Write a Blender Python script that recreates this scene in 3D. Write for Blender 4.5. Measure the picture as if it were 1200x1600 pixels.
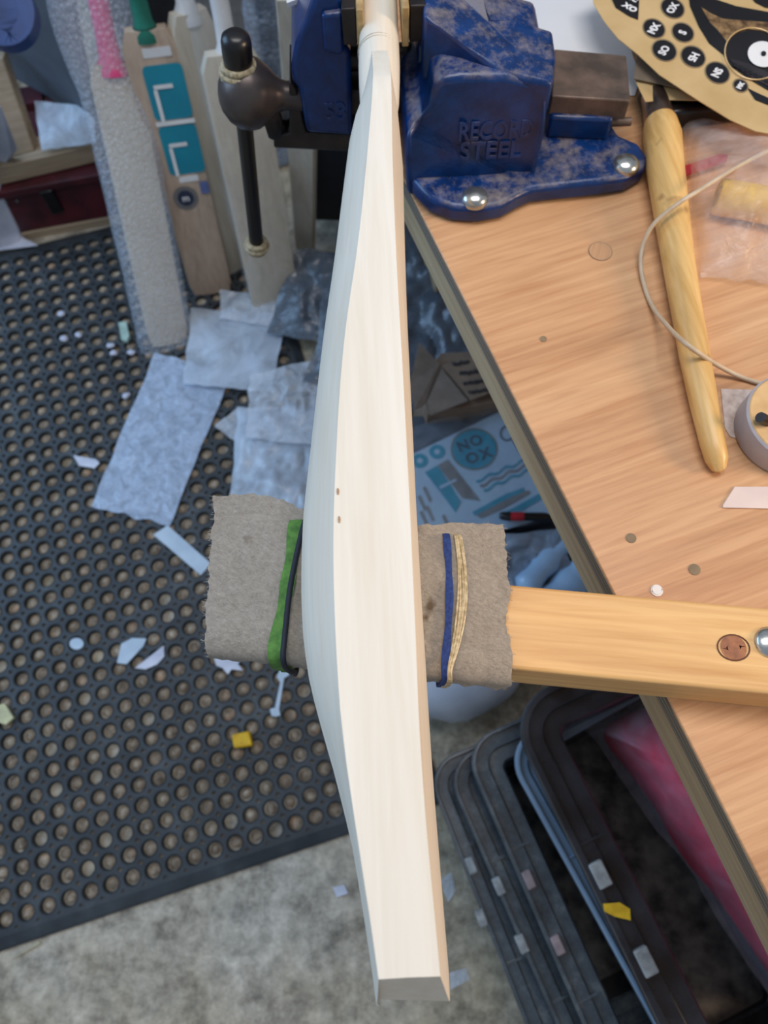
import bpy, bmesh, math, random
from mathutils import Vector, Matrix, noise, Quaternion
random.seed(7)
for o in list(bpy.data.objects): bpy.data.objects.remove(o)
SC = bpy.context.scene; COL = SC.collection
# ---------------------------------------------------------------- camera
CP = Vector((0, 0, 1.43)); FP = 1140.0
M = Matrix(((0.99886216, -0.04769049, 0.0), (-0.04412021, -0.92408363, 0.37963516), (-0.01810499, -0.37920320, -0.92513629)))
cd = bpy.data.cameras.new('camera'); cam = bpy.data.objects.new('camera', cd); COL.objects.link(cam)
R4 = Matrix([[M[i][0], -M[i][1], -M[i][2]] for i in range(3)]).to_4x4()
cam.matrix_world = Matrix.Translation(CP) @ R4
cd.sensor_fit = 'VERTICAL'; cd.sensor_height = 36; cd.sensor_width = 27; cd.lens = 36 * FP / 1600
cd.clip_start = 0.02; cd.clip_end = 60
cd.dof.use_dof = True; cd.dof.focus_distance = 0.47; cd.dof.aperture_fstop = 8.0
SC.camera = cam
# ---------------------------------------------------------------- world, lights, exposure
W = bpy.data.worlds.new('world'); SC.world = W; W.use_nodes = True
W.node_tree.nodes['Background'].inputs[0].default_value = (0.66, 0.81, 1.0, 1)
W.node_tree.nodes['Background'].inputs[1].default_value = 0.46
def area(name, loc, target, sx, sy, power, col):
    l = bpy.data.lights.new(name, 'AREA'); l.shape = 'RECTANGLE'; l.size = sx; l.size_y = sy; l.energy = power; l.color = col
    o = bpy.data.objects.new(name, l); COL.objects.link(o); o.location = loc
    o.rotation_euler = (Vector(target) - Vector(loc)).to_track_quat('-Z', 'Y').to_euler()
    return o
area('daylight_from_doorway', (-2.5, 1.3, 2.2), (-0.2, 0.5, 0.3), 2.0, 1.6, 58, (0.38, 0.64, 1.0))
area('ceiling_light_panel', (0.2, 0.55, 3.1), (0.2, 0.45, 0.8), 1.5, 0.7, 32, (1.0, 0.965, 0.955))
area('warm_bench_lamp', (1.9, -0.15, 1.75), (0.2, 0.25, 0.95), 0.5, 0.4, 27, (1.0, 0.72, 0.46))
SC.view_settings.view_transform = 'Standard'; SC.view_settings.look = 'None'
SC.view_settings.gamma = 1; SC.view_settings.use_curve_mapping = False
SC.view_settings.exposure = -0.2
# ---------------------------------------------------------------- layout helpers
def ray(x, y): return M @ Vector(((x - 600) / FP, (y - 800) / FP, 1.0))
def px(x, y, z): d = ray(x, y); return CP + d * ((z - CP.z) / d.z)          # point on the level z
def py(x, y, Y): d = ray(x, y); return CP + d * (Y / d.y)                   # point on the upright plane at Y
def pts(l, z): return [px(a, b, z) for a, b in l]
# ---------------------------------------------------------------- object helpers
def mk(name, V, F, mat, parent=None, smooth=None, origin=None, bevel=None, seg=2):
    V = [Vector(v) for v in V]
    if parent is not None:
        org = Vector(parent.location); q = parent.parent
        while q: org += Vector(q.location); q = q.parent
    elif origin is not None: org = Vector(origin)
    else:
        mn = [min(v[i] for v in V) for i in range(3)]; mx = [max(v[i] for v in V) for i in range(3)]
        org = Vector(((mn[0] + mx[0]) / 2, (mn[1] + mx[1]) / 2, mn[2]))
    me = bpy.data.meshes.new(name); me.from_pydata([v - org for v in V], [], F)
    bm = bmesh.new(); bm.from_mesh(me); bmesh.ops.recalc_face_normals(bm, faces=bm.faces); bm.to_mesh(me); bm.free()
    me.materials.append(mat)
    if smooth is not None:
        me.shade_smooth(); me.set_sharp_from_angle(angle=math.radians(smooth))
    o = bpy.data.objects.new(name, me); COL.objects.link(o)
    if parent is not None: o.parent = parent
    else: o.location = org
    if bevel:
        b = o.modifiers.new('bevel', 'BEVEL'); b.width = bevel; b.segments = seg; b.limit_method = 'ANGLE'; b.angle_limit = math.radians(35)
        b.harden_normals = False
        me.shade_smooth(); me.set_sharp_from_angle(angle=math.radians(50))
    return o
def thing(name, label, cat, loc, group=None):
    o = bpy.data.objects.new(name, None); COL.objects.link(o); o.location = loc; o.empty_display_size = 0.03
    return tag(o, label, cat, group)
def tag(o, label, cat, group=None, kind=None):
    o['label'] = label; o['category'] = cat
    if group: o['group'] = group
    if kind: o['kind'] = kind
    return o
def join(*parts):
    V = []; F = []
    for v, f in parts:
        n = len(V); V += list(v); F += [tuple(i + n for i in q) for q in f]
    return V, F
def prism(poly, vec):
    poly = [Vector(p) for p in poly]; vec = Vector(vec); n = len(poly)
    return poly + [p + vec for p in poly], [tuple(range(n)), tuple(range(2 * n - 1, n - 1, -1))] + [(i, (i + 1) % n, n + (i + 1) % n, n + i) for i in range(n)]
def box(c, s, ang=0, R=None):
    c = Vector(c); R = R or Matrix.Rotation(ang, 3, 'Z')
    V = [c + R @ Vector((x * s[0] / 2, y * s[1] / 2, z * s[2] / 2)) for z in (-1, 1) for x, y in ((-1, -1), (1, -1), (1, 1), (-1, 1))]
    return V, [(3, 2, 1, 0), (4, 5, 6, 7), (0, 1, 5, 4), (1, 2, 6, 5), (2, 3, 7, 6), (3, 0, 4, 7)]
def loft(rings, caps=True, closed=False):
    n = len(rings[0]); V = [v for r in rings for v in r]; F = []
    m = len(rings)
    for k in range(m if closed else m - 1):
        a = k * n; b = ((k + 1) % m) * n
        for i in range(n): F.append((a + i, a + (i + 1) % n, b + (i + 1) % n, b + i))
    if caps and not closed: F += [tuple(range(n - 1, -1, -1)), tuple(range((m - 1) * n, m * n))]
    return V, F
def tube(path, r, seg=12, closed=False, flat=1.0, up=None):
    P = [Vector(p) for p in path]; n = len(P); rings = []
    rr = r if isinstance(r, (list, tuple)) else [r] * n
    ref = None
    for i in range(n):
        if closed: t = P[(i + 1) % n] - P[i - 1]
        else: t = P[min(i + 1, n - 1)] - P[max(i - 1, 0)]
        t.normalize()
        if ref is None:
            ref = Vector(up) if up else (Vector((0, 0, 1)) if abs(t.z) < 0.9 else Vector((1, 0, 0)))
        u = (ref - t * ref.dot(t)).normalized(); v = t.cross(u)
        if not up: ref = u
        rings.append([P[i] + (u * math.cos(a) * flat + v * math.sin(a)) * rr[i] for a in [2 * math.pi * k / seg for k in range(seg)]])
    return loft(rings, True, closed)
def spline(P, n=8, closed=False):
    P = [Vector(p) for p in P]; out = []; m = len(P)
    for i in range(m if closed else m - 1):
        if closed: a, b, c, d = P[i - 1], P[i], P[(i + 1) % m], P[(i + 2) % m]
        else: a, b, c, d = P[max(i - 1, 0)], P[i], P[i + 1], P[min(i + 2, m - 1)]
        for k in range(n):
            t = k / n
            out.append(0.5 * ((2 * b) + (c - a) * t + (2 * a - 5 * b + 4 * c - d) * t * t + (3 * b - a - 3 * c + d) * t ** 3))
    if not closed: out.append(P[-1])
    return out
def hull(points):
    bm = bmesh.new()
    for p in points: bm.verts.new(p)
    bmesh.ops.convex_hull(bm, input=bm.verts)
    for v in [v for v in bm.verts if not v.link_faces]: bm.verts.remove(v)
    bmesh.ops.dissolve_limit(bm, angle_limit=0.03, verts=bm.verts, edges=bm.edges)
    bm.verts.index_update(); V = [v.co.copy() for v in bm.verts]; F = [tuple(v.index for v in f.verts) for f in bm.faces]; bm.free(); return V, F
def lathe(c, axis, prof, seg=24):
    """prof: (distance along axis, radius)"""
    a = Vector(axis).normalized(); c = Vector(c)
    return tube([c + a * t for t, r in prof], [max(r, 1e-4) for t, r in prof], seg)
def nz(p, s, seed=0): return noise.noise(Vector(p) * s + Vector((seed * 7.3, seed * 3.1, seed * 5.7)))
def sheet(c4, nx, ny, amp, sc, seed=0, th=0.0012, bulge=0.0, fold=0.0):
    """wrinkled sheet between four corner points, with real thickness"""
    a, b, c, d = [Vector(p) for p in c4]; nrm = (b - a).cross(d - a).normalized()
    if nrm.z < 0: nrm = -nrm
    top = []; bot = []
    for j in range(ny + 1):
        for i in range(nx + 1):
            u, v = i / nx, j / ny
            p = a * (1 - u) * (1 - v) + b * u * (1 - v) + c * u * v + d * (1 - u) * v
            h = nz(p, sc, seed) + 0.5 * abs(nz(p, sc * 2.3, seed + 3)) * 2
            e = min(u, v, 1 - u, 1 - v) * 4; e = min(1, e)
            w = (b - a) * (nz((v * 3, u, seed), 2.0, seed) * 0.03) + (d - a) * (nz((u * 3, v, seed), 2.0, seed + 9) * 0.03)
            q = p + w + nrm * (amp * (h + 0.25) * (0.35 + 0.65 * e) + bulge * (math.sin(math.pi * u) * math.sin(math.pi * v)) ** 0.6 + amp * 0.9)
            top.append(q); bot.append(q - nrm * th)
    n = nx + 1; N = len(top); F = []
    for j in range(ny):
        for i in range(nx):
            k = j * n + i; F.append((k, k + 1, k + 1 + n, k + n)); F.append((N + k + n, N + k + 1 + n, N + k + 1, N + k))
    bd = [i for i in range(nx)] + [nx + j * n for j in range(ny)] + [ny * n + i for i in range(nx, 0, -1)] + [j * n for j in range(ny, 0, -1)]
    for i in range(len(bd)): p, q = bd[i], bd[(i + 1) % len(bd)]; F.append((p, N + p, N + q, q))
    return top + bot, F
def rrect(cx, cy, w, h, r, n=5):
    out = []
    for sx, sy, a0 in ((1, 1, 0), (-1, 1, 90), (-1, -1, 180), (1, -1, 270)):
        for k in range(n + 1):
            a = math.radians(a0 + 90 * k / n); out.append((cx + sx * (w / 2 - r) + r * math.cos(a), cy + sy * (h / 2 - r) + r * math.sin(a)))
    return out
def text(s, size, mw, depth, bold=0.0, space=1.0):
    cu = bpy.data.curves.new('lettering', 'FONT'); cu.body = s; cu.size = size; cu.extrude = depth; cu.offset = bold
    cu.align_x = 'CENTER'; cu.align_y = 'CENTER'; cu.space_character = space; cu.resolution_u = 3
    o = bpy.data.objects.new('lettering', cu); COL.objects.link(o); bpy.context.view_layer.update()
    me = bpy.data.meshes.new_from_object(o.evaluated_get(bpy.context.evaluated_depsgraph_get()))
    V = [mw @ v.co for v in me.vertices]; F = [tuple(p.vertices) for p in me.polygons]
    bpy.data.objects.remove(o); bpy.data.curves.remove(cu); bpy.data.meshes.remove(me); return V, F
def frame(o, x, z):
    x = Vector(x).normalized(); z = Vector(z); z = (z - x * z.dot(x)).normalized(); y = z.cross(x)
    m = Matrix((x, y, z)).transposed().to_4x4(); m.translation = Vector(o); return m
def blob(c, s, R=None, amp=0.1, sc=20, seed=0, n=16, m=10):
    R = R or Matrix.Identity(3); c = Vector(c); rings = []
    for j in range(1, m):
        t = math.pi * j / m; ring = []
        for i in range(n):
            a = 2 * math.pi * i / n; d = Vector((math.sin(t) * math.cos(a), math.sin(t) * math.sin(a), math.cos(t)))
            q = Vector((d.x * s[0], d.y * s[1], d.z * s[2])); q *= 1 + amp * nz(q, sc, seed) * 2
            ring.append(c + R @ q)
        rings.append(ring)
    V, F = loft(rings, False); k = len(V); V += [c + R @ Vector((0, 0, s[2])), c - R @ Vector((0, 0, s[2]))]
    F += [(k, (i + 1) % n, i) for i in range(n)] + [(k + 1, (m - 2) * n + i, (m - 2) * n + (i + 1) % n) for i in range(n)]
    return V, F
# ---------------------------------------------------------------- materials
def lin(c): return tuple(((x / 255) / 12.92 if x / 255 < 0.04045 else ((x / 255 + 0.055) / 1.055) ** 2.4) for x in c) + (1,)
class Mat:
    def __init__(s, name):
        s.m = bpy.data.materials.new(name); s.m.use_nodes = True; s.t = s.m.node_tree; s.b = s.t.nodes['Principled BSDF']
        s.tc = s.t.nodes.new('ShaderNodeTexCoord')
    def n(s, ty, **k):
        o = s.t.nodes.new(ty)
        for a, v in k.items():
            if a in o.inputs: o.inputs[a].default_value = v
            else: setattr(o, a, v)
        return o
    def l(s, a, b): s.t.links.new(a, b)
    def map(s, scale=(1, 1, 1), rot=(0, 0, 0)):
        o = s.n('ShaderNodeMapping'); o.inputs['Scale'].default_value = scale
        r = s.n('ShaderNodeMapping'); r.inputs['Rotation'].default_value = rot
        s.l(s.tc.outputs['Object'], r.inputs['Vector']); s.l(r.outputs['Vector'], o.inputs['Vector']); return o.outputs['Vector']
    def noise(s, vec, sc, det=6, rough=0.55, dist=0):
        o = s.n('ShaderNodeTexNoise'); o.inputs['Scale'].default_value = sc; o.inputs['Detail'].default_value = det; o.inputs['Roughness'].default_value = rough; o.inputs['Distortion'].default_value = dist
        s.l(vec, o.inputs['Vector']); return o.outputs['Fac']
    def ramp(s, fac, stops):
        o = s.n('ShaderNodeValToRGB'); e = o.color_ramp.elements
        while len(e) < len(stops): e.new(0.5)
        for k, (p, c) in enumerate(stops): e[k].position = p; e[k].color = lin(c) if len(c) == 3 else c
        s.l(fac, o.inputs['Fac']); return o.outputs['Color']
    def mix(s, f, a, b, mode='MIX'):
        o = s.n('ShaderNodeMix', data_type='RGBA', blend_type=mode)
        for v, i in ((f, 0), (a, 6), (b, 7)):
            if hasattr(v, 'links'): s.l(v, o.inputs[i])
            else: o.inputs[i].default_value = v if i == 0 else (lin(v) if len(v) == 3 else v)
        return o.outputs[2]
    def bump(s, h, st=0.3, d=0.002):
        o = s.n('ShaderNodeBump'); o.inputs['Strength'].default_value = st; o.inputs['Distance'].default_value = d
        s.l(h, o.inputs['Height']); s.l(o.outputs['Normal'], s.b.inputs['Normal'])
    def col(s, c):
        if hasattr(c, 'links'): s.l(c, s.b.inputs['Base Color'])
        else: s.b.inputs['Base Color'].default_value = lin(c)
    def rough(s, r, metal=0, spec=None):
        s.b.inputs['Roughness'].default_value = r; s.b.inputs['Metallic'].default_value = metal
        if spec is not None: s.b.inputs['Specular IOR Level'].default_value = spec
        return s
def plain(name, c, c2=None, rough=0.6, sc=40, metal=0, bump=0.15, spec=None):
    m = Mat(name); v = m.map(); f = m.noise(v, sc)
    c2 = c2 or tuple(int(x * 0.82) for x in c)
    m.col(m.ramp(f, [(0.35, c2), (0.65, c)])); m.bump(f, bump, 0.001); m.rough(rough, metal, spec); return m.m
def wood(name, cs, ang=0, axis='X', fine=1.0, rough=0.6, bump=0.25, spots=None, big=1.0, rot=None):
    """cs dark, mid, light; the grain runs along the given axis"""
    m = Mat(name); st = {'X': (3, 60, 60), 'Y': (60, 3, 60), 'Z': (60, 60, 3)}[axis]
    r = rot or (0, 0, -ang)
    v = m.map(tuple(a * fine for a in st), r); w = m.map(tuple((a ** 0.75) * 0.5 * big for a in st), r)
    f1 = m.noise(v, 3.0, 5, 0.6, 0.3); f2 = m.noise(w, 1.0, 4, 0.55, 1.2)
    a = m.ramp(f2, [(0.3, cs[0]), (0.5, cs[1]), (0.72, cs[2])]); b = m.ramp(f1, [(0.3, cs[0]), (0.62, cs[2])])
    c = m.mix(0.45, a, b)
    if spots: c = m.mix(m.ramp(m.noise(m.map(), spots[1], 3), [(spots[2], (0, 0, 0)), (spots[2] + 0.08, (255, 255, 255))]), c, spots[0])
    m.col(c); m.bump(f1, bump, 0.0008); m.rough(rough); return m.m
def film(name, c=(215, 228, 245), alpha=0.5, rough=0.3, bumpsc=None, wr=35, bs=0.6):
    m = Mat(name); v = m.map(); f = m.noise(v, wr, 4, 0.6, 0.8)
    m.col(c); m.rough(rough, 0, 0.6)
    if bumpsc:
        vo = m.n('ShaderNodeTexVoronoi'); vo.inputs['Scale'].default_value = bumpsc; m.l(v, vo.inputs['Vector']); h = vo.outputs['Distance']
        a = m.ramp(h, [(0.1, (alpha * 1.3,) * 3 + (1,)), (0.7, (alpha * 0.75,) * 3 + (1,))]); m.l(a, m.b.inputs['Alpha']); m.bump(h, 0.9, 0.004)
    else:
        a = m.ramp(f, [(0.35, (alpha * 0.6,) * 3 + (1,)), (0.72, (min(1, alpha * 1.35),) * 3 + (1,))]); m.l(a, m.b.inputs['Alpha']); m.bump(f, bs, 0.006)
    return m.m
ED = math.atan2(0.305, 0.952)
# concrete
m = Mat('rough_concrete'); v = m.map()
c = m.ramp(m.noise(v, 30, 10, 0.75), [(0.32, (84, 80, 72)), (0.45, (160, 150, 134)), (0.56, (204, 193, 175)), (0.70, (244, 233, 216))])
c = m.mix(0.35, c, m.ramp(m.noise(v, 13, 7, 0.7, 0.3), [(0.38, (112, 106, 96)), (0.60, (226, 219, 205))]))
c = m.mix(1.0, c, m.ramp(m.noise(v, 3.2, 4), [(0.35, (255, 255, 255)), (0.7, (222, 212, 190))]), 'MULTIPLY')
m.col(c); m.bump(m.noise(v, 45, 8, 0.7), 0.8, 0.006); m.rough(0.85); CONC = m.m
m = Mat('black_rubber'); v = m.map(); f = m.noise(v, 14, 6, 0.6)
m.col(m.ramp(f, [(0.35, (40, 44, 48)), (0.6, (58, 63, 67)), (0.8, (88, 94, 98))])); m.bump(m.noise(v, 350, 2), 0.2, 0.0006); m.rough(0.55, 0, 0.45); RUB = m.m
m = Mat('sawdust_grit'); v = m.map()
c = m.ramp(m.noise(v, 60, 6, 0.7), [(0.3, (88, 76, 64)), (0.5, (152, 134, 114)), (0.7, (196, 180, 158))])
c = m.mix(m.ramp(m.noise(v, 27, 2), [(0.60, (0, 0, 0)), (0.72, (200, 200, 200))]), c, (206, 158, 120)); m.col(c); m.bump(m.noise(v, 300, 4), 0.7, 0.003); m.rough(0.9); DUST = m.m
# woods
PLY = wood('orange_plywood_face', ((170, 118, 78), (204, 154, 110), (222, 178, 134)), ang=ED, fine=0.9, rough=0.42, bump=0.3, big=0.8)
m = Mat('plywood_edge_layers'); sp = m.n('ShaderNodeSeparateXYZ'); m.l(m.map(), sp.inputs[0]); wv = m.n('ShaderNodeMath', operation='MULTIPLY'); wv.inputs[1].default_value = 1250; m.l(sp.outputs['Z'], wv.inputs[0])
sn = m.n('ShaderNodeMath', operation='SINE'); m.l(wv.outputs[0], sn.inputs[0])
m.col(m.mix(m.ramp(m.noise(m.map(), 60), [(0.4, (0, 0, 0)), (0.7, (255, 255, 255))]), m.ramp(sn.outputs[0], [(0.2, (104, 94, 82)), (0.8, (150, 135, 116))]), (120, 110, 96))); m.rough(0.75); PLYE = m.m
RAIL = wood('weathered_rail_wood', ((150, 124, 92), (182, 156, 120), (200, 176, 140)), ang=-(math.pi / 2 - ED), fine=0.8, spots=((112, 78, 60), 9, 0.72))
BEAMM = wood('yellow_pine_beam', ((196, 138, 78), (232, 180, 112), (244, 204, 142)), ang=-0.145, fine=0.7, rough=0.5, spots=((190, 122, 72), 11, 0.70))
WILL = wood('sanded_willow', ((222, 208, 186), (233, 223, 206), (238, 230, 216)), axis='Y', fine=0.8, rough=0.5, bump=0.06)
WILL2 = wood('raw_willow_upright', ((186, 172, 150), (206, 194, 174), (218, 208, 190)), axis='Z', fine=0.6, rough=0.6)
WILL3 = wood('pink_willow', ((158, 134, 116), (182, 158, 138), (198, 176, 154)), axis='Z', fine=0.6, rough=0.6)
HANDW = wood('oiled_ash_handle', ((186, 140, 74), (222, 178, 108), (238, 202, 138)), ang=1.72, fine=0.8, rough=0.35, bump=0.15, spots=((176, 136, 84), 30, 0.64))
TIMB = wood('pine_frame_timber', ((138, 118, 94), (168, 146, 118), (188, 168, 142)), ang=0.2, fine=0.6)
# metals / paints
m = Mat('blue_vise_enamel'); v = m.map(); ge = m.n('ShaderNodeNewGeometry'); sp = m.n('ShaderNodeSeparateXYZ'); m.l(ge.outputs['Normal'], sp.inputs[0])
f = m.noise(v, 34, 9, 0.75); ad = m.n('ShaderNodeMath', operation='MULTIPLY'); m.l(m.ramp(f, [(0.46, (0, 0, 0)), (0.76, (255, 255, 255))]), ad.inputs[0]); up = m.ramp(sp.outputs['Z'], [(0.45, (0, 0, 0)), (0.95, (225, 225, 225))]); m.l(up, ad.inputs[1])
m.col(m.mix(ad.outputs[0], m.ramp(m.noise(v, 60, 3), [(0.3, (4, 32, 78)), (0.7, (6, 52, 112))]), (172, 158, 140)))
rg = m.n('ShaderNodeMath', operation='MULTIPLY_ADD'); m.l(ad.outputs[0], rg.inputs[0]); rg.inputs[1].default_value = 0.6; rg.inputs[2].default_value = 0.28; m.l(rg.outputs[0], m.b.inputs['Roughness']); m.bump(m.noise(v, 180, 3), 0.25, 0.0012); BLUE = m.m
STEEL = plain('browned_steel', (124, 104, 92), (86, 74, 66), 0.5, 40, 0.5)
DARKM = plain('dark_oiled_steel', (62, 55, 52), (38, 34, 34), 0.38, 30, 0.5)
BOSSM = plain('satin_cast_steel', (88, 78, 74), (66, 58, 56), 0.36, 25, 0.55)
BLACK = plain('black_bar_enamel', (26, 22, 24), (16, 14, 16), 0.32, 30)
ZINC = plain('zinc_bolt', (205, 205, 200), (170, 170, 165), 0.25, 60, 0.9)
ROPE = plain('tan_rubber_ring', (196, 180, 150), (140, 124, 92), 0.85, 260, 0, 0.9)
LEATH = plain('yellowed_jaw_liner', (196, 168, 116), (150, 120, 76), 0.6, 60)
m = Mat('grey_wool_felt'); v = m.map(); f = m.noise(v, 260, 8, 0.75); g = m.noise(m.map((1, 3, 1), (0, 0, .6)), 90, 6, 0.8, 2)
c = m.mix(0.5, m.ramp(f, [(0.3, (146, 134, 120)), (0.7, (226, 212, 196))]), m.ramp(g, [(0.3, (150, 134, 116)), (0.65, (220, 206, 188))]))
c = m.mix(m.ramp(m.noise(v, 34, 3), [(0.68, (0, 0, 0)), (0.76, (255, 255, 255))]), c, (120, 98, 70)); m.col(c); m.bump(f, 1.0, 0.004); m.rough(0.95, 0, 0.1)
m.b.inputs['Sheen Weight'].default_value = 0.3; FELT = m.m
# plastics
BAGC = film('clear_poly_film', (224, 232, 242), 0.36, 0.22)
BUB = film('bubble_wrap_film', (218, 230, 246), 0.30, 0.2, 130)
BUBF = film('foam_pouch_film', (184, 200, 222), 0.72, 0.28, None, 40, 0.9)
HEAP = film('slate_heap_film', (92, 102, 114), 0.9, 0.22, None, 22, 0.8)
GREYF = film('grey_poly_film', (150, 164, 180), 0.85, 0.3)
MILK = film('milky_poly_film', (208, 220, 234), 0.58, 0.3, None, 14, 0.5)
PINKF = film('warm_clear_film', (240, 226, 218), 0.18, 0.2, None, 30, 0.8)
TUBM = plain('dusty_black_plastic', (54, 58, 64), (28, 30, 34), 0.22, 16, 0, 0.08, 0.9)
TUBD = plain('dusty_tub_floor', (128, 124, 120), (48, 48, 50), 0.7, 30)
m = Mat('dusty_black_rim'); v = m.map(); f = m.noise(v, 18, 6, 0.7); m.col(m.ramp(f, [(0.3, (40, 46, 52)), (0.55, (72, 80, 86)), (0.75, (122, 124, 122))])); m.rough(0.26, 0, 0.9); RIM = m.m
CLIPM = plain('grey_clip_plastic', (176, 178, 176), (128, 128, 126), 0.5, 60)
CLIPP = plain('pinkish_clip_plastic', (170, 148, 146), (140, 122, 122), 0.5, 60)
TEAL = plain('teal_print', (16, 138, 160), (14, 124, 148), 0.3, 10, 0, 0.02)
WHITE = plain('white_plastic', (232, 230, 228), (214, 212, 212), 0.45, 12, 0, 0.05)
PAPER = plain('white_paper', (232, 228, 226), (222, 218, 216), 0.8, 5, 0, 0.03)
PALEB = plain('pale_blue_card', (190, 206, 220), (170, 188, 204), 0.5, 20, 0, 0.05)
YELL = plain('yellow_foam', (236, 190, 30), (206, 156, 10), 0.6, 60)
GOLD = plain('gold_sticker_backing', (218, 186, 134), (200, 166, 112), 0.32, 14, 0.15, 0.1)
BLKP = plain('black_print', (30, 26, 28), (20, 18, 20), 0.25, 20, 0, 0.03)
CARD = plain('brown_cardboard', (142, 120, 100), (122, 102, 86), 0.85, 30)
INK = plain('black_marker_ink', (28, 28, 34), None, 0.6)
RED = plain('red_cloth', (240, 50, 84), (196, 26, 58), 0.85, 22, 0, 0.6)
REDP = plain('red_plastic', (190, 40, 52), None, 0.4)
PINK = plain('pink_rubber_grip', (236, 84, 138), (214, 62, 120), 0.55, 260, 0, 0.5)
GREEN = plain('green_grip', (22, 116, 96), None, 0.5)
GRNB = plain('lime_green_band', (92, 138, 60), (60, 104, 42), 0.8, 160, 0, 0.6)
NAVY = plain('navy_black_band', (24, 28, 44), None, 0.7, 120)
BLUB = plain('blue_elastic_band', (38, 66, 132), (24, 46, 104), 0.8, 420, 0, 0.8)
STRG = plain('cream_string', (222, 204, 168), (170, 150, 112), 0.85, 300, 0, 0.8)
MAR = plain('maroon_paint', (92, 34, 42), (58, 24, 30), 0.45, 14)
WHITEB = plain('white_board_paint', (214, 216, 228), (180, 184, 200), 0.5, 16)
GREYP = plain('grey_sheet_panel', (112, 122, 134), (92, 102, 114), 0.6, 6)
BLUR = plain('blue_plastic', (28, 70, 130), (18, 50, 100), 0.4, 20)
TAPEM = plain('masking_tape', (222, 184, 130), (200, 160, 108), 0.7, 50)
GREYT = plain('grey_tape_side', (190, 186, 190), (172, 168, 174), 0.5, 20, 0, 0.05)
TEALG = plain('grey_print', (124, 120, 116), (106, 104, 102), 0.4, 30, 0, 0.03)
SHEETM = plain('sticker_backing', (168, 190, 206), (152, 174, 194), 0.25, 10, 0, 0.05)
WALLM = plain('painted_block_wall', (120, 122, 120), (96, 98, 98), 0.9, 6)
CORD = plain('off_white_cord', (206, 186, 160), (186, 166, 140), 0.5, 60, 0, 0.05)
# ---------------------------------------------------------------- the setting
def struct(o): o['kind'] = 'structure'; return o
struct(mk('floor', *box((0, 0.6, -0.05), (6, 6, 0.1)), CONC))
struct(mk('wall_back', *box((0, 2.75, 1.2), (6, 0.1, 2.4)), WALLM))
# ---------------------------------------------------------------- perforated rubber mat
PIT = 0.037; MO = Vector((-0.83777, 1.30927, 0)); UX = Vector((0.967303, 0.253624, 0)); UY = Vector((0.253624, -0.967303, 0))
def matp(i, j, z): p = MO + UX * (i * PIT) + UY * (j * PIT); p.z = z; return p
I0, I1, J0, J1 = -8, 14, 0, 39; TH = 0.012
mt = thing('rubber_mat', 'black perforated rubber floor mat full of round holes, left of the bench', 'mat', matp(4, 20, 0))
V = []; F = []; NS = 24; R1 = 0.352; RS = 0.105
def outline(th):
    c, s = math.cos(th), math.sin(th); r = 0.5 / max(abs(c), abs(s))
    cx, cy = 0.5 * (1 if c > 0 else -1), 0.5 * (1 if s > 0 else -1); b = c * cx + s * cy; D = b * b - (0.5 - RS * RS)
    if D > 0: r = min(r, b - math.sqrt(D))
    return r
OUT = [outline(2 * math.pi * (k + 0.5) / NS) for k in range(NS)]
for j in range(J0, J1 + 1):
    for i in range(I0, I1 + 1):
        b = len(V); jr = random.uniform(-0.01, 0.01)
        for ring, z in ((0, TH), (1, TH), (2, TH + 0.0011), (3, TH - 0.0006), (4, 0.0015), (5, 0.003)):
            for k in range(NS):
                a = 2 * math.pi * (k + 0.5) / NS; r = (OUT[k], R1 + 0.07 if OUT[k] > R1 + 0.075 else OUT[k] - 0.004, R1 + 0.035, R1, R1 - 0.01, OUT[k])[ring]
                V.append(matp(i + r * math.cos(a), j + r * math.sin(a), z))
        for ring in range(4):
            for k in range(NS):
                p = b + ring * NS + k; q = b + ring * NS + (k + 1) % NS; F.append((p, q, q + NS, p + NS))
        for k in range(NS):
            if OUT[k] < 0.62 and OUT[(k + 1) % NS] < 0.62 and (abs(abs(math.sin(2 * (2 * math.pi * (k + 1) / NS))) - 1) < 0.2):
                p = b + k; q = b + (k + 1) % NS; F.append((p, p + 5 * NS, q + 5 * NS, q))
mesh = mk('perforated_panel', V, F, RUB, mt)
e = 0.5; bw = 0.75
ring_in = [(I0 - e, J0 - e), (I1 + e, J0 - e), (I1 + e, J1 + e), (I0 - e, J1 + e)]
def ringo(d): return [(I0 - e - d, J0 - e - d), (I1 + e + d, J0 - e - d), (I1 + e + d, J1 + e + d), (I0 - e - d, J1 + e + d)]
prof = [(0, 0.002), (0, TH), (0.18, TH), (bw - 0.1, TH * 0.55), (bw, 0.004), (bw, 0.0)]
rings = [[matp(a, b, z) for a, b in ringo(d)] for d, z in prof]
mk('bevelled_border', *loft(rings, False, False), RUB, mt)
g = []
SV, SF = [], []
for j in range(J0, J1 + 1):
    for i in range(I0, I1 + 1):
        if random.random() < 0.93:
            b = len(SV); h = random.uniform(0.0035, 0.0075); rr = R1 * random.uniform(0.72, 0.93); dx, dy = random.uniform(-.03, .03), random.uniform(-.03, .03)
            for k in range(8): SV.append(matp(i + dx + rr * math.cos(k * math.pi / 4), j + dy + rr * math.sin(k * math.pi / 4), 0.0012))
            for k in range(8): SV.append(matp(i + dx + rr * 0.6 * math.cos(k * math.pi / 4 + .2) * random.uniform(.7, 1.1), j + dy + rr * 0.6 * math.sin(k * math.pi / 4 + .2), h * random.uniform(.8, 1.1)))
            SV.append(matp(i + dx, j + dy, h * 1.1))
            for k in range(8): SF += [(b + k, b + (k + 1) % 8, b + 8 + (k + 1) % 8, b + 8 + k), (b + 8 + k, b + 8 + (k + 1) % 8, b + 16)]
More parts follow.
